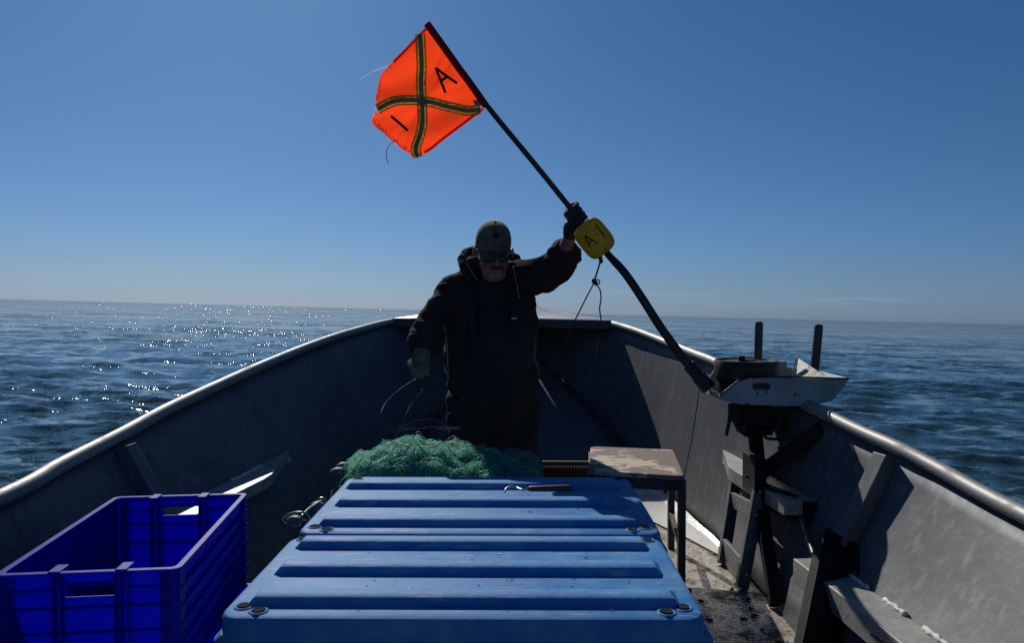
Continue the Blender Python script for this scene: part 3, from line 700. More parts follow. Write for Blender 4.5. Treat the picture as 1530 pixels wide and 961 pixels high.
# ================================================================== FLAG POLE
PD = 3.62
fp = thing('marker_flag_pole', 'long dark pole with a frayed orange flag and yellow float, lifted by the man', 'flag', P(900, 380, PD))
pole_px = [(640, 38, 3.40), (684, 98, 3.43), (728, 158, 3.46), (800, 246, 3.53), (850, 308, 3.60), (905, 376, 3.60), (932, 406, 3.55), (957, 442, 3.52), (985, 486, 3.49), (1012, 524, 3.46), (1034, 552, 3.44)]
PP = spline([P(*q_) for q_ in pole_px], 6)
mb = MB(); rs = [float(np.interp(i, [0, len(PP) * .45, len(PP) * .55, len(PP)], [.011, .0135, .019, .021])) for i in range(len(PP))]
mb.tube(PP, rs, 14); obj('pole', mb, POLE, fp, smooth=True)
mb = MB(); e0, e1 = P(1029, 545, 3.45), P(1060, 582, 3.41); dd = (e1 - e0)
mb.tube([e0, e0 + dd * .02, e0 + dd * .45, e0 + dd * .47, e0 + dd * .97, e1], [.024, .029, .029, .034, .034, .030], 18); obj('grip_weight', mb, RUBBER, fp, autos=40)
def fd(px, py):
    # depth of the cloth: hangs from the pole and bellies a little
    a = Vector((640, 37)); b = Vector((728, 158)); n_ = Vector((b.y - a.y, -(b.x - a.x))).normalized(); q_ = Vector((px, py)) - a
    dist = -q_.dot(n_); along = q_.dot((b - a).normalized())
    return (3.40 + .06 * along / 150 + .0006 * dist + .035 * math.sin(dist * .03 + along * .012) * min(1, dist / 40)
            + .010 * math.sin(along * .10 + dist * .045 + .8 * math.sin(dist * .05)) * min(1, dist / 30) + .005 * math.exp(-((along - 60 - dist * .35) / 5) ** 2) + .004 * math.exp(-((along - 105 + dist * .25) / 4) ** 2) + .004 * math.exp(-((along - 40 - dist * .6) / 5) ** 2))
def FPt(px, py, off=0): return P(px, py, fd(px, py) + off)
outline = [(640, 37), (622, 55), (603, 75), (586, 92), (577, 103), (569, 111), (566, 122), (563, 131), (564, 138), (560, 142), (562, 150), (561, 158), (558, 164), (561, 171), (556, 176), (555, 183), (562, 190), (570, 196), (577, 203), (585, 209), (592, 214), (599, 222), (607, 226), (614, 231), (624, 237), (628, 236), (632, 230), (645, 222), (662, 208), (690, 187), (712, 170), (728, 158), (706, 128), (684, 98), (662, 67)]
def cdt(outline, step):
    out = []
    rnd = random.Random(2)
    for i in range(len(outline)):
        a = Vector(outline[i]); b = Vector(outline[(i + 1) % len(outline)]); k = max(1, int((b - a).length / step))
        for t in range(k): out.append(a.lerp(b, t / k))
    pts = list(out); n_ = len(out)
    y = 30
    xs = [p.x for p in out]; ys_ = [p.y for p in out]
    y = min(ys_)
    while y < max(ys_):
        x = min(xs)
        while x < max(xs):
            pts.append(Vector((x + rnd.uniform(-.2, .2) * step, y + rnd.uniform(-.2, .2) * step))); x += step
        y += step
    r_ = geometry.delaunay_2d_cdt(pts, [], [list(range(n_))], 1, 1e-4)
    return r_[0], r_[2]
def ribbon(pts, w_, off, n_=6):
    sp = spline([Vector((a, b, 0)) for a, b in pts], n_); mb = MB(); rows = []
    for i, p in enumerate(sp):
        t = (sp[min(i + 1, len(sp) - 1)] - sp[max(i - 1, 0)]).normalized(); nn = Vector((-t.y, t.x, 0)) * w_ / 2
        rows.append([FPt(p.x + nn.x * s_, p.y + nn.y * s_, off) for s_ in (-1, -.33, .33, 1)])
    return mb.grid(rows)
tp1 = [(627.5, 50), (629, 75), (630, 99), (629, 120), (630, 142), (631, 165), (631, 183), (627, 203), (621, 221), (624, 235)]
tp2 = [(564, 163), (578, 155), (593, 150), (615, 149), (636, 151), (652, 154), (666, 158), (684, 162), (700, 165), (718, 163)]
vv, ff = cdt(outline, 3)
tp_pts = [Vector((p.x, p.y)) for tp in (tp1, tp2) for p in spline([Vector((a, b, 0)) for a, b in tp], 10)]
def under_tape(f):
    c = sum((Vector((vv[i].x, vv[i].y)) for i in f), Vector((0, 0))) / len(f)
    return min((c - q).length for q in tp_pts) < 5.0
mb = MB(); mb.add([FPt(p.x, p.y) for p in vv], [f for f in ff if not under_tape(f)]); flag = obj('flag', mb, ORANGE, fp, smooth=True)
for k_, tp in enumerate((tp1, tp2)):
    y_ = obj('tape', ribbon(tp, 15.5, -.0030 - .0012 * k_), TAPE_Y, flag, smooth=True); obj('reflective_strip', ribbon(tp, 6.6, -.0042 - .0020 * k_), TAPE_G, y_, smooth=True)
HEM = mat('orange_hem', (.75, .03, .008), .8, 0, trans=.45, tcol=(.75, .02, .006))
for h_ in ([(637, 42), (622, 57), (604, 76), (588, 92)], [(634, 228), (645, 221), (662, 207), (690, 186), (710, 171), (722, 162)]):
    obj('hem', ribbon(h_, 4.5, -.0022), HEM, flag, smooth=True)
for nm, strokes in (('letter', [[(651, 101), (658, 119), (665.5, 138)], [(651, 101), (667, 113), (683, 124)], [(659, 120), (664, 117), (670, 113)]]), ('letter', [[(584, 173), (596, 183), (609.5, 195)]])):
    mb = MB()
    for s_ in strokes:
        r_ = ribbon(s_, 4.0, -.006); mb.add(r_.v, r_.f)
    obj(nm, mb, INK, flag, smooth=True)
mb = MB(); mb.add([FPt(x, y, -.007) for x, y in ((706, 150), (718, 147), (722, 156), (711, 159))], [(0, 1, 2, 3)]); obj('label_patch', mb, PATCHL, flag)
mb = MB(); sl = spline([P(a, b, c) for a, b, c in ((639, 34, 3.40), (662, 66, 3.417), (684, 97, 3.43), (706, 127, 3.446), (727, 157, 3.46))], 6)
mb.tube([p + Vector((-.003, 0, -.002)) for p in sl], .0165, 12); obj('pole_sleeve', mb, SLEEVE, fp, smooth=True)
mb = MB(); rnd = random.Random(11)
def fuzz(ax, ay, bx, by, num, ln):
    for _ in range(num):
        t = rnd.random(); x, y = ax + (bx - ax) * t, ay + (by - ay) * t; a = math.atan2(bx - ax, -(by - ay)) + rnd.gauss(0, .7); l_ = ln * rnd.uniform(.3, 1)
        nx, ny = math.cos(a), math.sin(a)
        mb.tube([FPt(x, y), FPt(x + nx * l_ * .5, y + ny * l_ * .5 + rnd.uniform(-1, 1)), P(x + nx * l_, y + ny * l_, fd(x, y) + rnd.uniform(-.01, .01))], .0009, 3, False)
for seg in (((560, 188), (586, 210), 70, 9), ((586, 210), (608, 227), 50, 8), ((568, 110), (562, 150), 40, 7), ((562, 150), (556, 182), 30, 6), ((584, 94), (568, 112), 20, 5)):
    (a, b), (c, d), nu, ln = seg; fuzz(c, d, a, b, nu, ln); 
mb.tube(spline([FPt(584, 96), P(572, 101, 3.47), P(556, 107, 3.47), P(538, 118, 3.47)], 6), .0013, 4)
mb.tube(spline([FPt(582, 97), P(568, 100, 3.47), P(552, 109, 3.47)], 6), .0006, 4)
obj('frayed_threads', mb, THREAD, flag)
mb = MB(); mb.tube(spline([FPt(590, 211), P(581, 217, 3.47), P(577, 230, 3.47), P(580, 245, 3.47)], 6), [.0016] * 19, 5); obj('loose_tie', mb, SLEEVE, flag)
# float on the pole
fa, fb = P(868, 331, 3.60), P(909, 382, 3.58); ax = (fb - fa).normalized(); fc_ = P(888, 356, 3.56)
q_ = Vector((0, 0, 1)).rotation_difference(ax).to_matrix()
side_v = ax.cross(Vector((0, 1, 0))).normalized(); dep = ax.cross(side_v).normalized()
MB_ = Matrix((side_v, dep, ax)).transposed()
mb = MB(); vs = []; nU, nV = 28, 18
def sq(c_, e_): return math.copysign(abs(c_) ** e_, c_)
hx, hy, hz = 23.5 / F * 3.56, .058, 28 / F * 3.56
def fpt(u, v, k=1): return fc_ + MB_ @ Vector((hx * k * sq(math.cos(v), .5) * sq(math.cos(u), .62), hy * k * sq(math.cos(v), .5) * sq(math.sin(u), .62), hz * k * sq(math.sin(v), .55)))
rows = []
for i in range(nV + 1):
    v = -math.pi / 2 + math.pi * i / nV; rows.append([fpt(2 * math.pi * k / nU, v) for k in range(nU + 1)])
mb.grid(rows)
bmf = obj('float', mb, YELLOW, fp, smooth=True)
def fmark(pts):
    mb2 = []
    for (px, py) in pts:                       # drop each point onto the float's surface
        o_ = Vector((0, 0, EYE)); dr_ = (P(px, py, 3.5) - o_).normalized()
        lo_, hi_ = 3.35 / dr_.y, 3.56 / dr_.y
        def ins(p):
            l_ = MB_.transposed() @ (p - fc_); X_ = abs(l_.x / hx); Y_ = abs(l_.y / hy); Z_ = abs(l_.z / hz)
            return (X_ ** (2 / .62) + Y_ ** (2 / .62)) ** (.62 / .5) + Z_ ** (2 / .55) < 1
        for _ in range(30):
            m_ = (lo_ + hi_) / 2
            if ins(o_ + dr_ * m_): hi_ = m_
            else: lo_ = m_
        mb2.append(o_ + dr_ * (lo_ - .0015))
    return mb2
for strokes in ([[(874.5, 352), (878, 362), (882.5, 371)], [(874.5, 352), (884, 358), (894, 364)], [(878, 364), (882, 361), (885, 358)]], [[(891, 350), (892.5, 349), (894, 348)]], [[(890, 335), (897, 345), (904, 355)]]):
    mb = MB()
    for s_ in strokes:
        r_ = spline([Vector((a, b, 0)) for a, b in s_], 4); mb.tube(fmark([(p.x, p.y) for p in r_]), .0026, 6)
    obj('letter' if len(strokes[0]) and strokes[0][0][0] != 891 else 'dash', mb, INK, bmf, smooth=True)
mb = MB()
mb.tube(spline([P(901, 378, 3.57), P(897, 384, 3.56), P(897, 390, 3.55), P(893, 404, 3.55), P(888, 420, 3.55)], 6), .0042, 8)
for c_ in ((897, 386), (898, 390), (887, 420), (890, 423)): mb.ball(P(*c_, 3.555), (.010, .009, .012), 10)
mb.tube(spline([P(888, 419, 3.55), P(894, 418, 3.54), P(896, 423, 3.54), P(890, 426, 3.55)], 6), .003, 7)
mb.tube(spline([P(888, 422, 3.55), P(876, 445, 3.57), P(862, 473, 3.6), P(845, 508, 3.66), P(826, 540, 3.72), P(800, 566, 3.76), P(770, 590, 3.72), P(740, 600, 3.68), P(700, 598, 3.6), P(690, 594, 3.58)], 6), .0033, 7)
mb.tube(spline([P(890, 424, 3.55), P(896, 432, 3.54), P(898, 445, 3.54), P(896, 462, 3.54), P(898, 480, 3.54), P(893, 492, 3.55), P(894, 512, 3.56), P(890, 532, 3.57)], 6), [.0033] * 30 + [.0018] * 13, 7)
obj('rope', mb, ROPE, fp, smooth=True)

# ================================================================== MAN
MD = 4.0
foot_z = 0.012
man = thing('person', 'man in dark hoodie, cap and gloves raising the flag pole', 'person', (-.02, 4.05, 0))
neck = P(735, 420, 4.02); head_c = P(737, 374, 3.93); chin = P(739, 410, 3.88)
shR, shL = P(677, 434, 4.04), P(786, 414, 4.02)
elR, wrR = P(644, 478, 3.90), P(631, 524, 3.76)
elL, wrL = P(838, 392, 3.86), P(851, 354, 3.70)
hip = P(738, 600, 4.12); hipR = hip + Vector((-.11, 0, 0)); hipL = hip + Vector((.11, 0, 0))
knR = Vector((-.26, 4.02, .48)); knL = Vector((-.01, 4.05, .48)); ftR = Vector((-.27, 4.12, .09)); ftL = Vector((.02, 4.12, .09))
# anatomical body
mb = MB()
mb.chain([hip, P(736, 520, 4.10), P(734, 455, 4.08)], [.15, .155, .15])
mb.chain([shR, P(734, 440, 4.06), shL], [.065, .10, .065])
mb.chain([P(735, 445, 4.07), neck, P(737, 395, 3.97)], [.09, .068, .062])
mb.ball(head_c + Vector((0, .02, .01)), (.080, .100, .105), 20)           # skull
mb.ball(P(738, 393, 3.90), (.076, .078, .070), 18)                        # cheeks
mb.ball(P(738, 405, 3.885), (.062, .056, .036), 16)                       # jaw
mb.ball(P(738, 412, 3.90), (.062, .062, .034), 16)                         # under-chin
mb.ball(P(708.5, 376, 3.98), (.011, .020, .032), 12); mb.ball(P(765.5, 378, 3.98), (.011, .020, .032), 12)   # ears
mb.chain([P(742, 385, 3.835), P(743, 394, 3.795)], [.013, .018], 12)      # nose
mb.ball(P(743, 401, 3.838), (.026, .012, .008), 12); mb.ball(P(743, 404.5, 3.838), (.022, .012, .008), 12)   # lips
mb.chain([shR, elR, wrR], [.06, .044, .030]); mb.chain([shL, elL, wrL], [.06, .046, .031])
mb.chain([hipR, knR, ftR], [.10, .062, .045]); mb.chain([hipL, knL, ftL], [.10, .062, .045])
mb.chain([ftR, ftR + Vector((-.03, -.17, -.04))], [.045, .035]); mb.chain([ftL, ftL + Vector((.03, -.17, -.04))], [.045, .035])
body = blob('body', mb, SKIN, man, .0075, 5)
# hoodie
mb = MB()
mb.chain([P(737, 600, 4.12), P(736, 545, 4.08), P(735, 490, 4.07), P(735, 448, 4.07)], [.200, .210, .195, .155], 20)
mb.chain([P(705, 560, 4.05), P(700, 450, 4.06)], [.14, .14]); mb.chain([P(766, 560, 4.05), P(764, 450, 4.06)], [.14, .13])
mb.chain([shR + Vector((.02, 0, 0)), P(712, 426, 4.06), P(752, 420, 4.06), shL], [.080, .098, .100, .080], 16)
mb.chain([shR, shR.lerp(elR, .5), elR, elR.lerp(wrR, .55), elR.lerp(wrR, .86)], [.080, .072, .066, .062, .058], 16)
mb.chain([shL, shL.lerp(elL, .5) + Vector((0, 0, -.02)), elL + Vector((0, 0, -.01)), elL.lerp(wrL, .30), elL.lerp(wrL, .42)], [.095, .094, .080, .074, .062], 16)
for i in range(3):                             # bunched cuff rolls
    p = elR.lerp(wrR, .44 + .18 * i); mb.chain([p + Vector((-.03, 0, .012)), p + Vector((.03, 0, -.006))], [.058, .056], 12)
mb.chain([elL.lerp(wrL, .40) + Vector((-.025, 0, -.01)), elL.lerp(wrL, .40) + Vector((.03, 0, -.018))], [.056, .058], 12)
def hood_fold(p, nn):
    return p
hoodie = blob('hoodie', mb, HOOD, man, .0085, 7, .010, 7.5)
mb = MB(); mb.chain([P(734, 402, 3.835), P(739, 399.5, 3.822), P(747, 399.5, 3.822), P(752, 402, 3.835)], [.006, .008, .008, .006], 10)
obj('moustache', mb, HAIR, man, smooth=True)
# the hood lying round the neck
mb = MB()
ring = [P(704, 418, 3.93), P(695, 400, 3.98), P(694, 386, 4.05), P(703, 378, 4.13), P(735, 376, 4.18), P(765, 384, 4.12), P(775, 396, 4.04), P(774, 408, 3.97), P(764, 424, 3.92)]
mb.tube(spline(ring, 5), [float(np.interp(i, [0, 6, 16, 30, 40], [.018, .028, .034, .024, .015])) for i in range(41)], 14)
mb.ball(P(737, 398, 4.10), (.125, .05, .075), 16); mb.ball(P(707, 398, 4.02), (.045, .06, .06), 14)
blob('hood', mb, HOOD, man, .008, 3, .006, 18)
CORD = mat('pale_cord', (.24, .19, .16), .8)
mb = MB(); mb.tube(spline([P(697, 392, 3.97), P(703, 404, 3.92), P(713, 418, 3.88)], 6), .003, 6); obj('drawstring', mb, CORD, man, smooth=True); mb = MB(); mb.tube(spline([P(767, 398, 3.93), P(769, 408, 3.90), P(772, 424, 3.885), P(776, 446, 3.84)], 6), .0028, 6)
obj('drawstring', mb, CORD, man, smooth=True)
# collar shirt
mb = MB(); mb.chain([P(737, 425, 3.99), P(737, 450, 3.98)], [.085, .10]); blob('shirt', mb, SHIRT, man, .009, 4)
# bib trousers
mb = MB()
mb.chain([P(738, 640, 4.13), P(738, 600, 4.11), P(738, 545, 4.05), P(738, 500, 4.035)], [.20, .222, .222, .19], 20)
mb.chain([hipR + Vector((0, 0, -.02)), knR, ftR + Vector((0, 0, .02))], [.150, .11, .10], 18); mb.chain([hipL + Vector((0, 0, -.02)), knL, ftL + Vector((0, 0, .02))], [.150, .11, .10], 18)
bib = blob('bib_trousers', mb, BIB, man, .010, 5, .008, 9)
for sx, a0, b0 in ((-1, P(708, 500, 3.86), P(700, 436, 3.93)), (1, P(768, 500, 3.86), P(771, 436, 3.93))):
    mb = MB(); mb.bar(a0 + Vector((0, -.02, 0)), b0 + Vector((0, -.02, 0)), .035, .004, (0, 1, 0)); obj('strap', mb, BIB, bib)
mb = MB(); mb.box(P(768, 476, 3.84), (.028, .006, .010)); obj('buckle', mb, METAL, bib, bevel=.002)
# pale seams of the rain gear at both flanks
mb = MB(); mb.tube(spline([P(666, 500, 3.93), P(668, 515, 3.92), P(669, 535, 3.92), P(670, 570, 3.92)], 6), [.006] * 6 + [.004] * 13, 6)
obj('side_tie', mb, mat('grey_webbing', (.16, .155, .145), .8), man, smooth=True)
mb = MB(); mb.tube(spline([P(797, 503, 3.95), P(799, 515, 3.93), P(799, 535, 3.93), P(804, 552, 3.93), P(805, 562, 3.93)], 6), .003, 6); obj('side_tie', mb, bpy.data.materials['grey_webbing'], man, smooth=True)
# boots
for f_, s_ in ((ftR, -1), (ftL, 1)):
    mb = MB(); mb.chain([f_ + Vector((0, .03, .14)), f_ + Vector((0, .02, -.01)), f_ + Vector((.03 * s_, -.16, -.035))], [.068, .066, .046], 14); mb.box(f_ + Vector((.015 * s_, -.06, -.070)), (.10, .29, .028))
    blob('boot', mb, RUBBER, man, .008, 3)
# cap
mb = MB(); tilt = Matrix.Rotation(R(20), 3, 'X') @ Matrix.Rotation(R(4), 3, 'Y')
cc = P(737, 363, 3.94)
rows = []
for i in range(15):
    ph = R(90) * i / 14; rows.append([cc + tilt @ Vector((.0905 * math.cos(a_) * math.sin(ph) ** .8, .118 * math.sin(a_) * math.sin(ph) ** .8, .108 * math.cos(ph) ** .85)) for a_ in np.linspace(0, 2 * math.pi, 37)])
last = rows[-1]; rows.append([p + tilt @ Vector((0, 0, -.022)) for p in last])
mb.grid(rows); cap = obj('cap', mb, CAPM, man, smooth=True, solid=.003)
mb = MB(); mb.ball(cc + tilt @ Vector((0, 0, .109)), (.009, .009, .005), 10); obj('button', mb, CAPM, cap, smooth=True)
mb = MB()
for a_ in (30, 90, 150, 210, 270, 330):
    mb.tube([cc + tilt @ Vector((.0915 * math.cos(R(a_)) * math.sin(ph) ** .8, .119 * math.sin(R(a_)) * math.sin(ph) ** .8, .109 * math.cos(ph) ** .85)) for ph in np.linspace(.12, 1.5, 12)], .0013, 5)
obj('seams', mb, CAPM, cap, smooth=True)
mb = MB(); rows = []
for i in range(7):
    t = i / 6; rows.append([cc + tilt @ Vector((.074 * math.sin(a_) * (1 - .10 * t), -.106 * math.cos(a_) ** .6 * 1.0 - .075 * t * math.cos(a_) ** .5, -.018 - .012 * (a_ / 1.3) ** 2 - .020 * t - .020 * t * (a_ / 1.3) ** 2)) for a_ in np.linspace(-1.35, 1.35, 21)])
mb.grid(rows); obj('brim', mb, mat('dark_cap_brim', (.065, .058, .04), .9, 0, vcol=(.04, .036, .024), vscale=30, bump=.3, bscale=200, bdist=.002), cap, smooth=True, solid=.005)
mb = MB(); rows = []
for i in range(5):
    k = i / 4; rows.append([])
    for a_ in np.linspace(0, 2 * math.pi, 25):
        th_ = R(-84) + .21 * k * math.cos(a_); ph = R(54) + .17 * k * math.sin(a_)
        rows[-1].append(cc + tilt @ Vector((.0935 * math.cos(th_) * math.sin(ph) ** .8 + .004, .121 * math.sin(th_) * math.sin(ph) ** .8, .111 * math.cos(ph) ** .85)))
mb.grid(rows); obj('oval_patch', mb, PATCH, cap, smooth=True)
mb = MB(); mb.ball(head_c + Vector((0, .04, .005)), (.080, .088, .070), 18); obj('hair', mb, HAIR, man, smooth=True)
# sunglasses
mb = MB()
for sx in (-1, 1): mb.ball(P(741 + sx * 10, 387, 3.825), (.029, .009, .019), 16, Matrix.Rotation(R(-14 * -sx), 3, 'Z'))
mb.tube(spline([P(766, 374, 3.95), P(759, 380, 3.87), P(750, 384, 3.83), P(741, 384, 3.82), P(732, 384, 3.83), P(722, 380, 3.87), P(711, 372, 3.96)], 5), .0035, 8); obj('sunglasses', mb, GLASS, man, smooth=True)
# gloves -----------------------------------------------------------
def arc(c_, u, v, r_, a0, a1, n_=6): return [c_ + (u * math.cos(R(a0 + (a1 - a0) * k / n_)) + v * math.sin(R(a0 + (a1 - a0) * k / n_))) * r_ for k in range(n_ + 1)]
hp = P(861, 322, 3.612)                        # where the raised fist closes on the pole
pa = (P(878, 343, 3.60) - P(845, 302, 3.60)).normalized()      # along the pole, downwards
u_ = (wrL - hp); u_ = (u_ - pa * u_.dot(pa)).normalized(); v_ = pa.cross(u_).normalized()
if v_.y > 0: v_ = -v_                          # v_ points at the camera
mb = MB()
pc = hp + u_ * .028
mb.chain([wrL.lerp(pc, .25), wrL.lerp(pc, .55), pc + pa * .018], [.036, .038, .032], 14)
mb.chain([pc - pa * .030, pc + pa * .032], [.026, .024], 12)
for k in range(4):
    c_ = hp + pa * (-.034 + .0225 * k); rr_ = [.0125, .0130, .0125, .0112][k]
    pts = arc(c_, u_, v_, .031, 20, 250 - 8 * abs(k - 1), 7); mb.chain(pts, [rr_] * 4 + [rr_ * .95] * 3 + [rr_ * .85], 10)
pts = [pc - pa * .030 + u_ * .01, hp - pa * .050 + u_ * .026 - v_ * .016, hp - pa * .050 - v_ * .032 + u_ * .002, hp - pa * .040 - v_ * .030 - u_ * .022]
mb.chain(pts, [.018, .0155, .0135, .0115], 10)
glL = blob('glove', mb, GLOVEB, man, .0035, 3, .0012, 60); tag(glL, 'dark glove gripping the pole')
mb = MB(); mb.chain([wrL.lerp(pc, .18), wrL.lerp(pc, .42)], [.034, .037], 14); blob('cuff', mb, GLOVEB, glL, .005, 2)
# lower hand, holding the net line
hk = P(629, 548, 3.68); dn = (hk - wrR).normalized(); sx_ = Vector((1, 0, 0)); fw = dn.cross(sx_).normalized()
if fw.y > 0: fw = -fw
mb = MB()
mb.chain([wrR, wrR.lerp(hk, .55)], [.035, .034], 14)
for k in range(4):                             # palm bones
    b_ = hk + sx_ * (-.030 + .0205 * k) + dn * (.004 if k in (1, 2) else 0); mb.chain([wrR.lerp(hk, .45) + sx_ * (-.012 + .008 * k), b_], [.022, .0155], 10)
for k in range(4):
    ln = [.9, 1.05, 1.0, .8][k]; rr_ = [.0115, .012, .0115, .010][k]
    b_ = hk + sx_ * (-.031 + .0212 * k) + fw * .004; p1 = b_ + (dn * .75 + fw * .5).normalized() * .036 * ln; p2 = p1 + (dn * .95 - fw * .35).normalized() * .026 * ln; p3 = p2 + (dn * .35 - fw * .95).normalized() * .021 * ln
    mb.chain([b_, p1, p2, p3], [rr_ + .002, rr_, rr_ * .95, rr_ * .82], 10)
tb = wrR.lerp(hk, .55) + sx_ * -.028; t1 = hk + sx_ * -.050 + fw * .022 + dn * .002; t2 = hk + sx_ * -.040 + fw * .030 + dn * .030; t3 = hk + sx_ * -.024 + fw * .026 + dn * .050
mb.chain([tb, t1, t2, t3], [.018, .015, .013, .0108], 10)
glR = blob('glove', mb, GLOVE, man, .0035, 3, .0012, 60); tag(glR, 'olive knitted glove holding the net line')
mb = MB(); c0 = wrR.lerp(elR, -.02); c1_ = wrR.lerp(hk, .42); mb.tube([c0.lerp(c1_, t) for t in np.linspace(0, 1, 12)], [.0385 + .002 * (i % 2) + .003 * (i / 11) for i in range(12)], 20); obj('cuff', mb, GLOVE, glR, smooth=True)

# ================================================================== OUTBOARD
OD = 3.42
om = thing('outboard_motor', 'small old outboard with rusty flywheel and chipped white pan, clamped inside the right rail', 'outboard motor', P(1130, 700, OD))
fwc = P(1115, 548, OD); fr_ = 47 / F * OD
mb = MB(); z0_ = -.045
prof = [(fr_ * .86, -.050), (fr_ * .99, -.045), (fr_, -.030), (fr_, .022), (fr_ * .97, .030), (fr_ * .93, .030), (fr_ * .90, .022), (fr_ * .66, .020), (fr_ * .64, .026), (fr_ * .30, .026), (fr_ * .28, .032), (.02, .032)]
mb.lathe(fwc, prof, 56); fly = obj('flywheel', mb, RUST, om, autos=35)
mb = MB(); kc = fwc + Vector((-.030, -.03, .032)); mb.lathe(kc, [(.016, -.002), (.016, .012), (.011, .018)], 16); obj('nut', mb, BLACK, fly, autos=40)
mb = MB()
for k in range(48):
    a_ = 2 * math.pi * k / 48; mb.box(fwc + Vector((math.cos(a_) * fr_ * .90, math.sin(a_) * fr_ * .90, -.058)), (.008, .010, .016), Matrix.Rotation(a_, 3, 'Z'))
mb.lathe(fwc, [(fr_ * .88, -.066), (fr_ * .88, -.049)], 48); obj('ring_gear', mb, RUST, om)
mb = MB(); mb.lathe(fwc, [(fr_ * .80, -.105), (fr_ * .93, -.100), (fr_ * .93, -.070), (fr_ * .80, -.067)], 40); obj('stator_housing', mb, BLACK, om, autos=35)
# pan: an open tray
yn, yf = -.165, .20
def pan_pt(px, py, dy): p = P(px, py, OD + yn); return Vector((p.x, p.y + dy - yn, p.z))
prof = [(1075, 592), (1084, 585), (1103, 570), (1120, 565), (1160, 564), (1200, 566), (1268, 567), (1256, 585), (1243, 600), (1215, 606), (1180, 607), (1110, 605), (1084, 600), (1075, 597)]
def plate(pts, y, th):
    a = [pan_pt(x, z, y) for x, z in pts]; b = [p + Vector((0, th, 0)) for p in a]; n_ = len(a)
    return a + b, [tuple(range(n_)), tuple(range(n_, 2 * n_))[::-1]] + [(i, (i + 1) % n_, n_ + (i + 1) % n_, n_ + i) for i in range(n_)]
mb = MB(); mb.add(*plate(prof, yn, .006)); mb.add(*plate([(1082, 590), (1090, 580), (1100, 566), (1215, 560), (1262, 566), (1243, 600), (1110, 603)], yf, .006))
rim = prof[6:] + prof[:1]
for (a, b) in zip(rim[:-1], rim[1:]):
    p, q = pan_pt(*a, yn + .0065), pan_pt(*b, yn + .0065); p2, q2 = pan_pt(*a, yf - .0005), pan_pt(*b, yf - .0005)
    o_ = Vector((0, 0, .005)); mb.hexa([p, q, q2, p2], [p + o_, q + o_, q2 + o_, p2 + o_])
pan = obj('pan', mb, WHITE, om, bevel=.002)
mb = MB(); mb.tube([pan_pt(1075, 591, yn - .002), pan_pt(1084, 584, yn - .002), pan_pt(1103, 569, yn - .002), pan_pt(1120, 564, yn - .002), pan_pt(1160, 563, yn - .002), pan_pt(1268, 566, yn - .002)], .004, 8); obj('pan_edge', mb, RUST, pan, smooth=True)
mb = MB()
s_ = rounded_rect(-.037, .037, -.013, .013, .009, 4); c_ = pan_pt(1137.5, 577.5, yn - .004); n_ = len(s_)
mb.add([c_ + Vector((x, 0, z)) for x, z in s_] + [c_ + Vector((x, .003, z)) for x, z in s_], [tuple(range(n_)), tuple(range(n_, 2 * n_))[::-1]] + [(i, (i + 1) % n_, n_ + (i + 1) % n_, n_ + i) for i in range(n_)])
obj('grip_slot', mb, RUBBER, pan)
mb = MB()
v0, v1, v2, v3 = pan_pt(1213, 571, .02), pan_pt(1227, 543, .10), pan_pt(1261, 566, .06), pan_pt(1240, 566, yn + .01)
mb.add([v0, v1, v2, v3], [(0, 3, 1), (3, 2, 1), (0, 1, 2), (0, 2, 3)]); obj('corner_plate', mb, TAN, pan)
mb = MB(); mb.bar(pan_pt(1162, 553, .17), pan_pt(1214, 555, .17), .05, .03); obj('rear_flange', mb, WHITE, pan, bevel=.004); mb = MB(); mb.bar(pan_pt(1209, 570, .04), pan_pt(1219, 541, .06), .008, .012); obj('corner_bracket', mb, WHITE, pan, bevel=.004)
mb = MB(); mb.box(P(1130, 622, OD) + Vector((0, .03, 0)), (.19, .18, .075)); mb.box(P(1132, 641, OD) + Vector((0, .03, 0)), (.12, .12, .05)); mb.box(P(1128, 611, OD) + Vector((.005, .02, 0)), (.15, .20, .03))
for k in range(4): mb.lathe(P(1098 + k * 20, 636, OD) + Vector((0, -.05, -.02)), [(.009, 0), (.009, .02)], 8)
mb.box(P(1158, 628, OD) + Vector((0, -.04, 0)), (.04, .06, .06)); obj('engine_block', mb, BLACK, om, bevel=.006)
mb = MB()
mb.tube([P(1130, 640, OD) + Vector((0, .03, 0)), P(1131, 672, OD) + Vector((0, .03, 0)), P(1131, 700, OD) + Vector((0, .03, 0))], [.030, .026, .030], 16); mb.bar(P(1133, 645, OD) + Vector((0, .05, 0)), P(1145, 770, OD) + Vector((0, .05, 0)), .05, .06, (0, 1, 0))
obj('drive_column', mb, BLACK, om, bevel=.003)
mb = MB(); mb.tube([P(1145, 740, OD) + Vector((0, .02, 0)), P(1165, 830, 3.22), P(1178, 880, 3.12)], [.030, .028, .024], 12); mb.box(P(1180, 885, 3.10), (.10, .16, .012)); mb.ball(P(1181, 897, 3.10), (.028, .09, .03), 14)
obj('lower_leg', mb, BLACK, om, smooth=False, autos=40)
mb = MB()
mb.box(P(1125, 700, OD) + Vector((-.005, -.05, 0)), (.065, .02, .085)); mb.box(P(1118, 692, OD) + Vector((0, -.02, 0)), (.03, .10, .04))
mb.tube([P(1120, 715, OD - .06), P(1120, 715, OD - .13)], .008, 10); mb.bar(P(1113, 712, OD - .12), P(1127, 718, OD - .12), .010, .010); obj('clamp', mb, BLACK, om, bevel=.004)
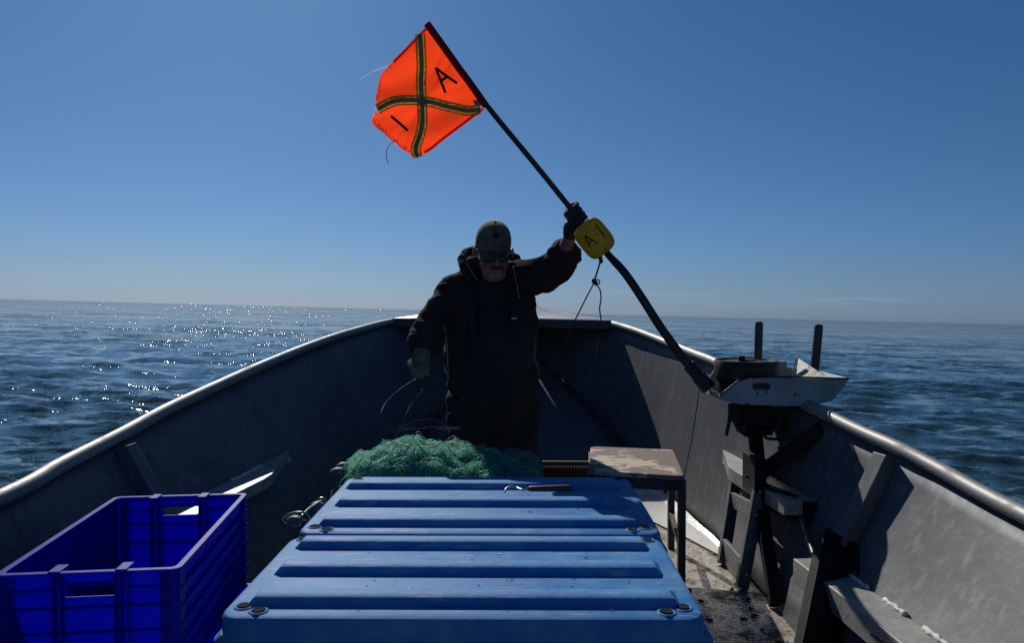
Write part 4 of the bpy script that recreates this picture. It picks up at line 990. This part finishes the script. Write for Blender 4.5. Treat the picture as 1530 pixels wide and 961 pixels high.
mb = MB(); mb.tube(spline([P(1091, 603, 3.34), P(1091, 620, 3.33), P(1088, 636, 3.32), P(1085, 651, 3.32)], 6), .0085, 10); obj('hose', mb, RUBBER, om, smooth=True)
mb = MB(); mb.tube(spline([P(1098, 605, 3.34), P(1097, 622, 3.33), P(1101, 638, 3.32), P(1110, 648, 3.32), P(1125, 654, 3.34), P(1134, 655, 3.38)], 6), .0085, 10); obj('hose', mb, RUBBER, om, smooth=True)
mb = MB(); mb.tube(spline([P(1164, 612, 3.34), P(1164, 634, 3.32), P(1156, 643, 3.32), P(1140, 646, 3.34), P(1146, 655, 3.34), P(1168, 657, 3.34)], 6), .007, 10); obj('hose', mb, RUBBER, om, smooth=True)
# cable lying down the right side
cb = MB(); cb.tube(spline([P(1198, 775, 3.0), P(1210, 812, 2.9), P(1226, 856, 2.7), P(1252, 893, 2.52), P(1288, 925, 2.36), P(1330, 955, 2.2), P(1385, 985, 2.05), PZ(1450, 1080, .2)], 8), .0095, 10)
cb.tube(spline([P(1226, 858, 2.7), P(1250, 897, 2.52), P(1284, 932, 2.36), P(1322, 962, 2.2), P(1370, 1000, 2.05)], 8), .008, 10)
tag(obj('cable', cb, CABLE, base=P(1226, 856, 2.7), smooth=True), 'pair of black cables running down beside the right ledge', 'cable')
# debris on the wet floor
mb = MB(); rnd = random.Random(4)
for _ in range(60):
    p = PZ(rnd.uniform(985, 1180), rnd.uniform(770, 1000), .006)
    if p.x > chine_x(p.y, 1) - .05 or p.x < .62: continue
    r_ = rnd.uniform(.004, .018); n_ = 6; o_ = [p + Vector((math.cos(k) * r_ * rnd.uniform(.5, 1.4), math.sin(k) * r_ * rnd.uniform(.5, 1.4), 0)) for k in [j * 2 * math.pi / n_ for j in range(n_)]]
    mb.add(o_ + [p + Vector((0, 0, r_ * .4))], [(j, (j + 1) % n_, n_) for j in range(n_)])
tag(obj('floor_debris', mb, DIRT, base=(.8, 3, .004)), kind='stuff')

# ================================================================== set the loaded skiff on the water
bpy.context.view_layer.update()
for o in list(S.objects):
    if o.parent is None and o.name not in ('camera', 'sun', 'sea'):
        o.matrix_world = T @ o.matrix_basis
